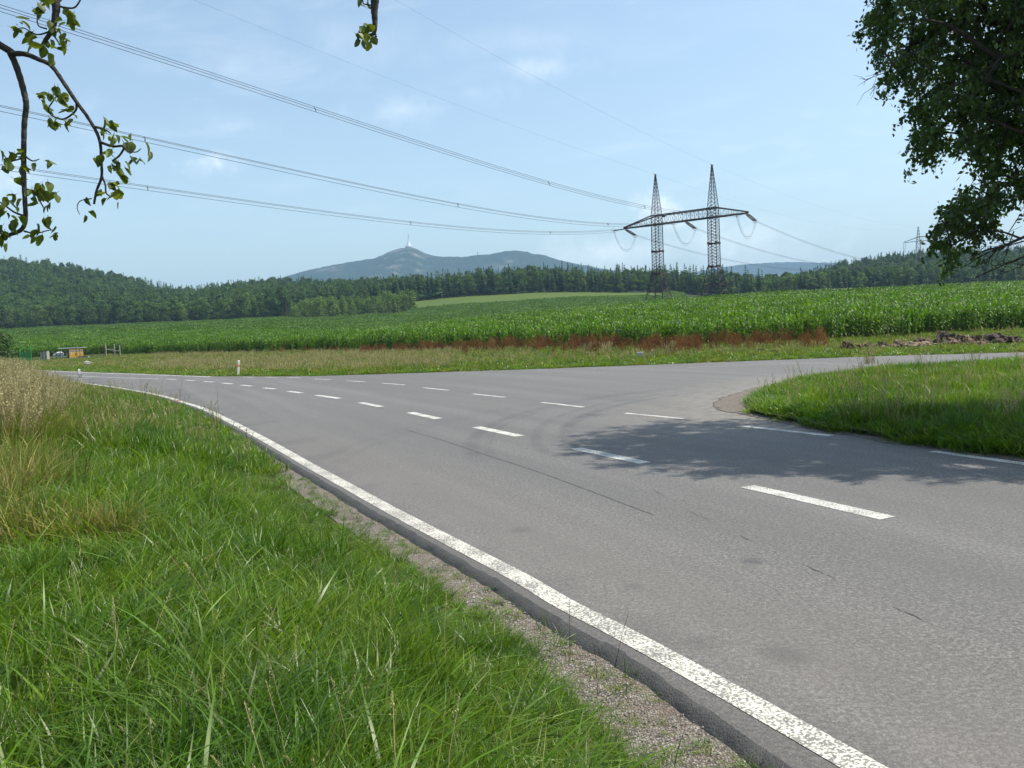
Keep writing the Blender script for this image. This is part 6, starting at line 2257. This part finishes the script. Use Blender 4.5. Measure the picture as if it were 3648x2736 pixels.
# ----------------------------------------------------------------- big roadside tree at the right
def build_roadside_tree():
    base = Vector((12.6, 15.4, 0.1))
    root = link('roadside_tree', None, loc=base)
    tag(root, 'large dark leafy tree leaning over the road at the right side', 'tree')
    rng = np.random.default_rng(17)
    sil = [(1848, -900), (1850, -40), (1857, 30), (1866, 90), (1895, 150), (1925, 185), (1938, 235), (1942, 300), (1940, 385), (1962, 392), (1990, 365), (2020, 350), (2060, 335), (2100, 330), (2118, 350),
           (2085, 372), (2045, 390), (2018, 420), (2006, 470), (2008, 520), (2022, 570), (2038, 606), (2062, 592), (2085, 555), (2120, 535), (2150, 515), (2170, 470), (2230, 450), (2400, 460), (2900, 480), (4200, 300), (4200, -900)]
    cen = []
    tries = 0
    C0 = np.array([11.9, 14.9, 7.0]); RR = np.array([6.2, 4.6, 5.6])
    while len(cen) < 1000 and tries < 200000:
        tries += 1
        d = rng.normal(size=3); d /= np.linalg.norm(d); r = rng.random() ** (1 / 2.0)
        c = C0 + d * r * RR
        if c[2] < 2.2 or c[1] - 14.9 > 4.4 - max(0, c[0] - 8.0) * 1.25: continue
        q, dep = proj(c[None])
        x, y = q[0] / D
        if not in_poly(np.array([x]), np.array([y]), sil)[0]: continue
        # pull in a little from the outline, by the clump's own size
        pr = 0.26 / dep[0] * 1770
        if x < 2300 and not all(in_poly(np.array([x + a * pr]), np.array([y + b * pr]), sil)[0] for a, b in ((-1, 0), (0, 1), (0, -1), (0.5, 0))): continue
        if any(abs(c[0] - e[0]) < 0.27 and abs(c[1] - e[1]) < 0.36 and abs(c[2] - e[2]) < 0.27 for e in cen): continue
        cen.append(c)
    print('tree clumps', len(cen), tries)
    # skeleton: trunk, then each clump joined to the nearest node that is nearer the trunk
    nodes = [np.array([0, 0, -0.2]), np.array([-0.05, 0, 1.2]), np.array([-0.2, -0.1, 2.4]), np.array([-0.5, -0.2, 3.6]), np.array([-0.9, -0.3, 5.0]), np.array([-1.3, -0.4, 6.6]), np.array([-1.5, -0.4, 8.2]),
             np.array([-1.6, -0.3, 3.6]), np.array([-2.8, -0.6, 4.2]), np.array([-2.2, 0.5, 5.6]), np.array([-3.4, 0.2, 6.2]), np.array([0.8, 0.6, 4.4]), np.array([2.0, 1.0, 5.6]), np.array([-1.9, -1.6, 4.4]), np.array([-3.0, -0.2, 3.0]), np.array([-4.2, -0.6, 2.6])]
    par = [-1, 0, 1, 2, 3, 4, 5, 2, 7, 4, 9, 3, 11, 3, 7, 14]
    w = [0.0] * len(nodes)
    bt = np.array(base)
    cs = sorted(cen, key=lambda c: np.linalg.norm(c - bt - np.array([-0.8, 0, 4.0])))
    hub = np.array([-0.8, 0, 4.0])
    tips = []
    for c in cs:
        c = c - bt
        dc = np.linalg.norm(c - hub)
        N_ = np.array(nodes)
        dist = np.linalg.norm(N_ - c, axis=1); dn = np.linalg.norm(N_ - hub, axis=1)
        cost = dist + 0.30 * dn + np.where(dn > dc, 3, 0)
        cost[:2] += 5
        j = int(np.argmin(cost))
        v = c - nodes[j]; L = np.linalg.norm(v)
        prev = j
        ns = max(1, int(L / 0.5))
        side = rng.normal(size=3) * 0.10 * L
        for k in range(1, ns + 1):
            f = k / ns
            q = nodes[j] + v * f + side * math.sin(math.pi * f) + np.array([0, 0, 0.10 * L * math.sin(math.pi * f)])
            nodes.append(q); par.append(prev); w.append(0.0); prev = len(nodes) - 1
        w[prev] += 1; tips.append(prev)
    for i in range(len(nodes) - 1, 15, -1):
        w[par[i]] += w[i]
    # manual nodes accumulate in order of index of parents
    for i in range(15, 0, -1):
        w[par[i]] += w[i]
    rad = [0.0105 * max(1, x) ** 0.52 for x in w]
    rad[0] = 0.27; rad[1] = 0.24
    mb = MB(); tb = MB(); lb_ = MB()
    for i in range(1, len(nodes)):
        a, b = Vector(nodes[par[i]]), Vector(nodes[i])
        tgt = tb if i < 7 else (mb if rad[i] < 0.03 else lb_)
        ra = min(rad[par[i]], rad[i] * 1.35)
        tgt.tube([a, b], [ra, rad[i]], 8 if i < 7 else (6 if rad[i] > 0.03 else 4), cap=False)
    link('trunk', tb.mesh('trunk', M['bark'], True), root)
    link('limbs', lb_.mesh('limbs', M['bark'], True), root)
    # bare twigs under the crown
    bare = []
    for (x0, y0, x1, y1) in ((2230, 505, 2120, 552), (2215, 520, 2060, 592), (2200, 470, 2150, 560), (2190, 500, 2165, 575), (2225, 540, 2140, 575), (2170, 535, 2110, 600), (2240, 560, 2170, 590), (1965, 138, 1870, 172), (1930, 160, 1884, 190), (2120, 400, 2105, 372)):
        dY = rng.uniform(13.6, 15.0)
        a = np.array(P(x0 * D, y0 * D, dY)) - bt; b = np.array(P(x1 * D, y1 * D, dY - 0.4)) - bt
        m_ = (a + b) / 2 + rng.normal(size=3) * 0.06 + np.array([0, 0, 0.06])
        L = smooth_line([a, m_, b], 5)
        mb.tube([Vector(p) for p in L], [0.013 * (1 - 0.8 * k / (len(L) - 1)) for k in range(len(L))], 4)
        for _ in range(9):
            k = rng.integers(2, len(L)); p = L[k]
            dv = (b - a) * 0.25 + rng.normal(size=3) * 0.16; dv[2] -= 0.05
            mb.tube([Vector(p), Vector(p + dv * 0.5 + rng.normal(size=3) * 0.02), Vector(p + dv)], [0.005, 0.004, 0.002], 3)
    for pl, r0 in ((((2330, 470), (2262, 492), (2205, 515), (2165, 532), (2128, 541), (2095, 560)), 0.034), (((2205, 515), (2160, 500), (2120, 505), (2080, 520)), 0.018), (((2290, 60), (2212, 110), (2150, 118), (2060, 60), (1990, 40)), 0.06),
                   (((2300, 270), (2212, 285), (2150, 262), (2070, 240)), 0.035), (((2165, 118), (2120, 180), (2050, 215)), 0.03)):
        L = smooth_line([np.array(P(x * D, y * D, 12.9)) - bt for x, y in pl], 5)
        lim2 = MB(); lim2.tube([Vector(p) for p in L], [r0 * (1 - 0.7 * k / (len(L) - 1)) for k in range(len(L))], 6)
        link('branch', lim2.mesh('branch', M['bark'], True), root)
    # join bare twigs to the crown
    for (x0, y0) in ((2230, 505), (2225, 540)):
        a = Vector(np.array(P(x0 * D, y0 * D, 14.3)) - bt)
        mb.tube([Vector((-1.6, -0.3, 3.6)), Vector((-1.9, -1.2, 3.3)), a], [0.05, 0.035, 0.013], 5)
    # leaves on twigs round each tip
    kit = [leaf_mesh('tleaf%d' % i, 1.0, wd, M['tree_leaf'], 50 + i, c, f) for i, (wd, c, f) in enumerate(((0.5, 0.3, 0.3), (0.45, 0.5, 0.5), (0.55, 0.15, 0.2)))]
    V = []; T = []; cand = []
    silN = sil
    for c in cen:
        c = c - bt
        g0 = rng.uniform(0.75, 1.2)
        for tw in range(7):
            d = rng.normal(size=3); d[2] -= 0.15; d /= np.linalg.norm(d)
            L = rng.uniform(0.22, 0.50)
            e = c + d * L; e[2] -= 0.10
            mb.tube([Vector(c), Vector((c + e) / 2 + np.array([0, 0, .03])), Vector(e)], [0.005, 0.004, 0.002], 3, cap=False)
            nl = 19
            for k in range(nl):
                f = rng.uniform(0.15, 1.08)
                p = c + (e - c) * f + rng.normal(size=3) * 0.045
                ax = rng.normal(size=3) * 0.7; ax[2] -= 0.75; ax /= np.linalg.norm(ax)
                s = np.cross(ax, rng.normal(size=3)); s /= np.linalg.norm(s)
                nn = np.cross(s, ax)
                LL = rng.uniform(0.075, 0.12)
                wv = s * LL * 0.30
                V += [p, p + ax * LL * .45 + wv + nn * LL * .08, p + ax * LL, p + ax * LL * .45 - wv + nn * LL * .08]
                g = g0 * rng.uniform(0.75, 1.25); T += [(g, g, g * .9)] * 4
    V = np.array(V)
    cp = V[::4] + bt
    q, dep = proj(cp)
    xy = q / D
    inview = (xy[:, 0] > 0) & (xy[:, 0] < 2212) & (xy[:, 1] > 0) & (xy[:, 1] < 1659)
    n = len(cp)
    # 300 leaves nearest the camera in view become leaves of their own
    idx = np.nonzero(inview)[0]
    idx = idx[np.argsort(dep[idx])][:300]
    keep = np.ones(n, bool); keep[idx] = False
    V4 = V.reshape(n, 4, 3); T4 = np.array(T).reshape(n, 4, 3)
    for j in idx:
        a = Vector(V4[j, 2] - V4[j, 0]); L = a.length
        e = a.to_track_quat('Y', 'Z').to_euler()
        link('leaf', kit[j % 3], root, loc=V4[j, 0], rot=e, scl=L)
    Vk = V4[keep].reshape(-1, 3)
    tag(link('foliage', np_mesh('foliage', Vk, np.arange(len(Vk)).reshape(-1, 4), M['tree_leaf'], T4[keep].reshape(-1, 3)), root), kind='stuff')
    tag(link('twigs', mb.mesh('twigs', M['bark']), root), kind='stuff')
    print('tree leaves', n)


build_roadside_tree()


# ----------------------------------------------------------------- haze
def build_haze():
    m, N, out = new_mat('haze')
    v = N.n('ShaderNodeVolumePrincipled')
    v.inputs['Color'].default_value = (0.47, 0.71, 1.0, 1)
    v.inputs['Density'].default_value = 0.000118
    v.inputs['Anisotropy'].default_value = 0.0
    N.link(v.outputs[0], out.inputs['Volume'])
    mb = MB(); mb.box((0, 0, 324), (17600, 17600, 656))
    o = link('haze', mb.mesh('haze', m)); tag(o, kind='stuff')


build_haze()
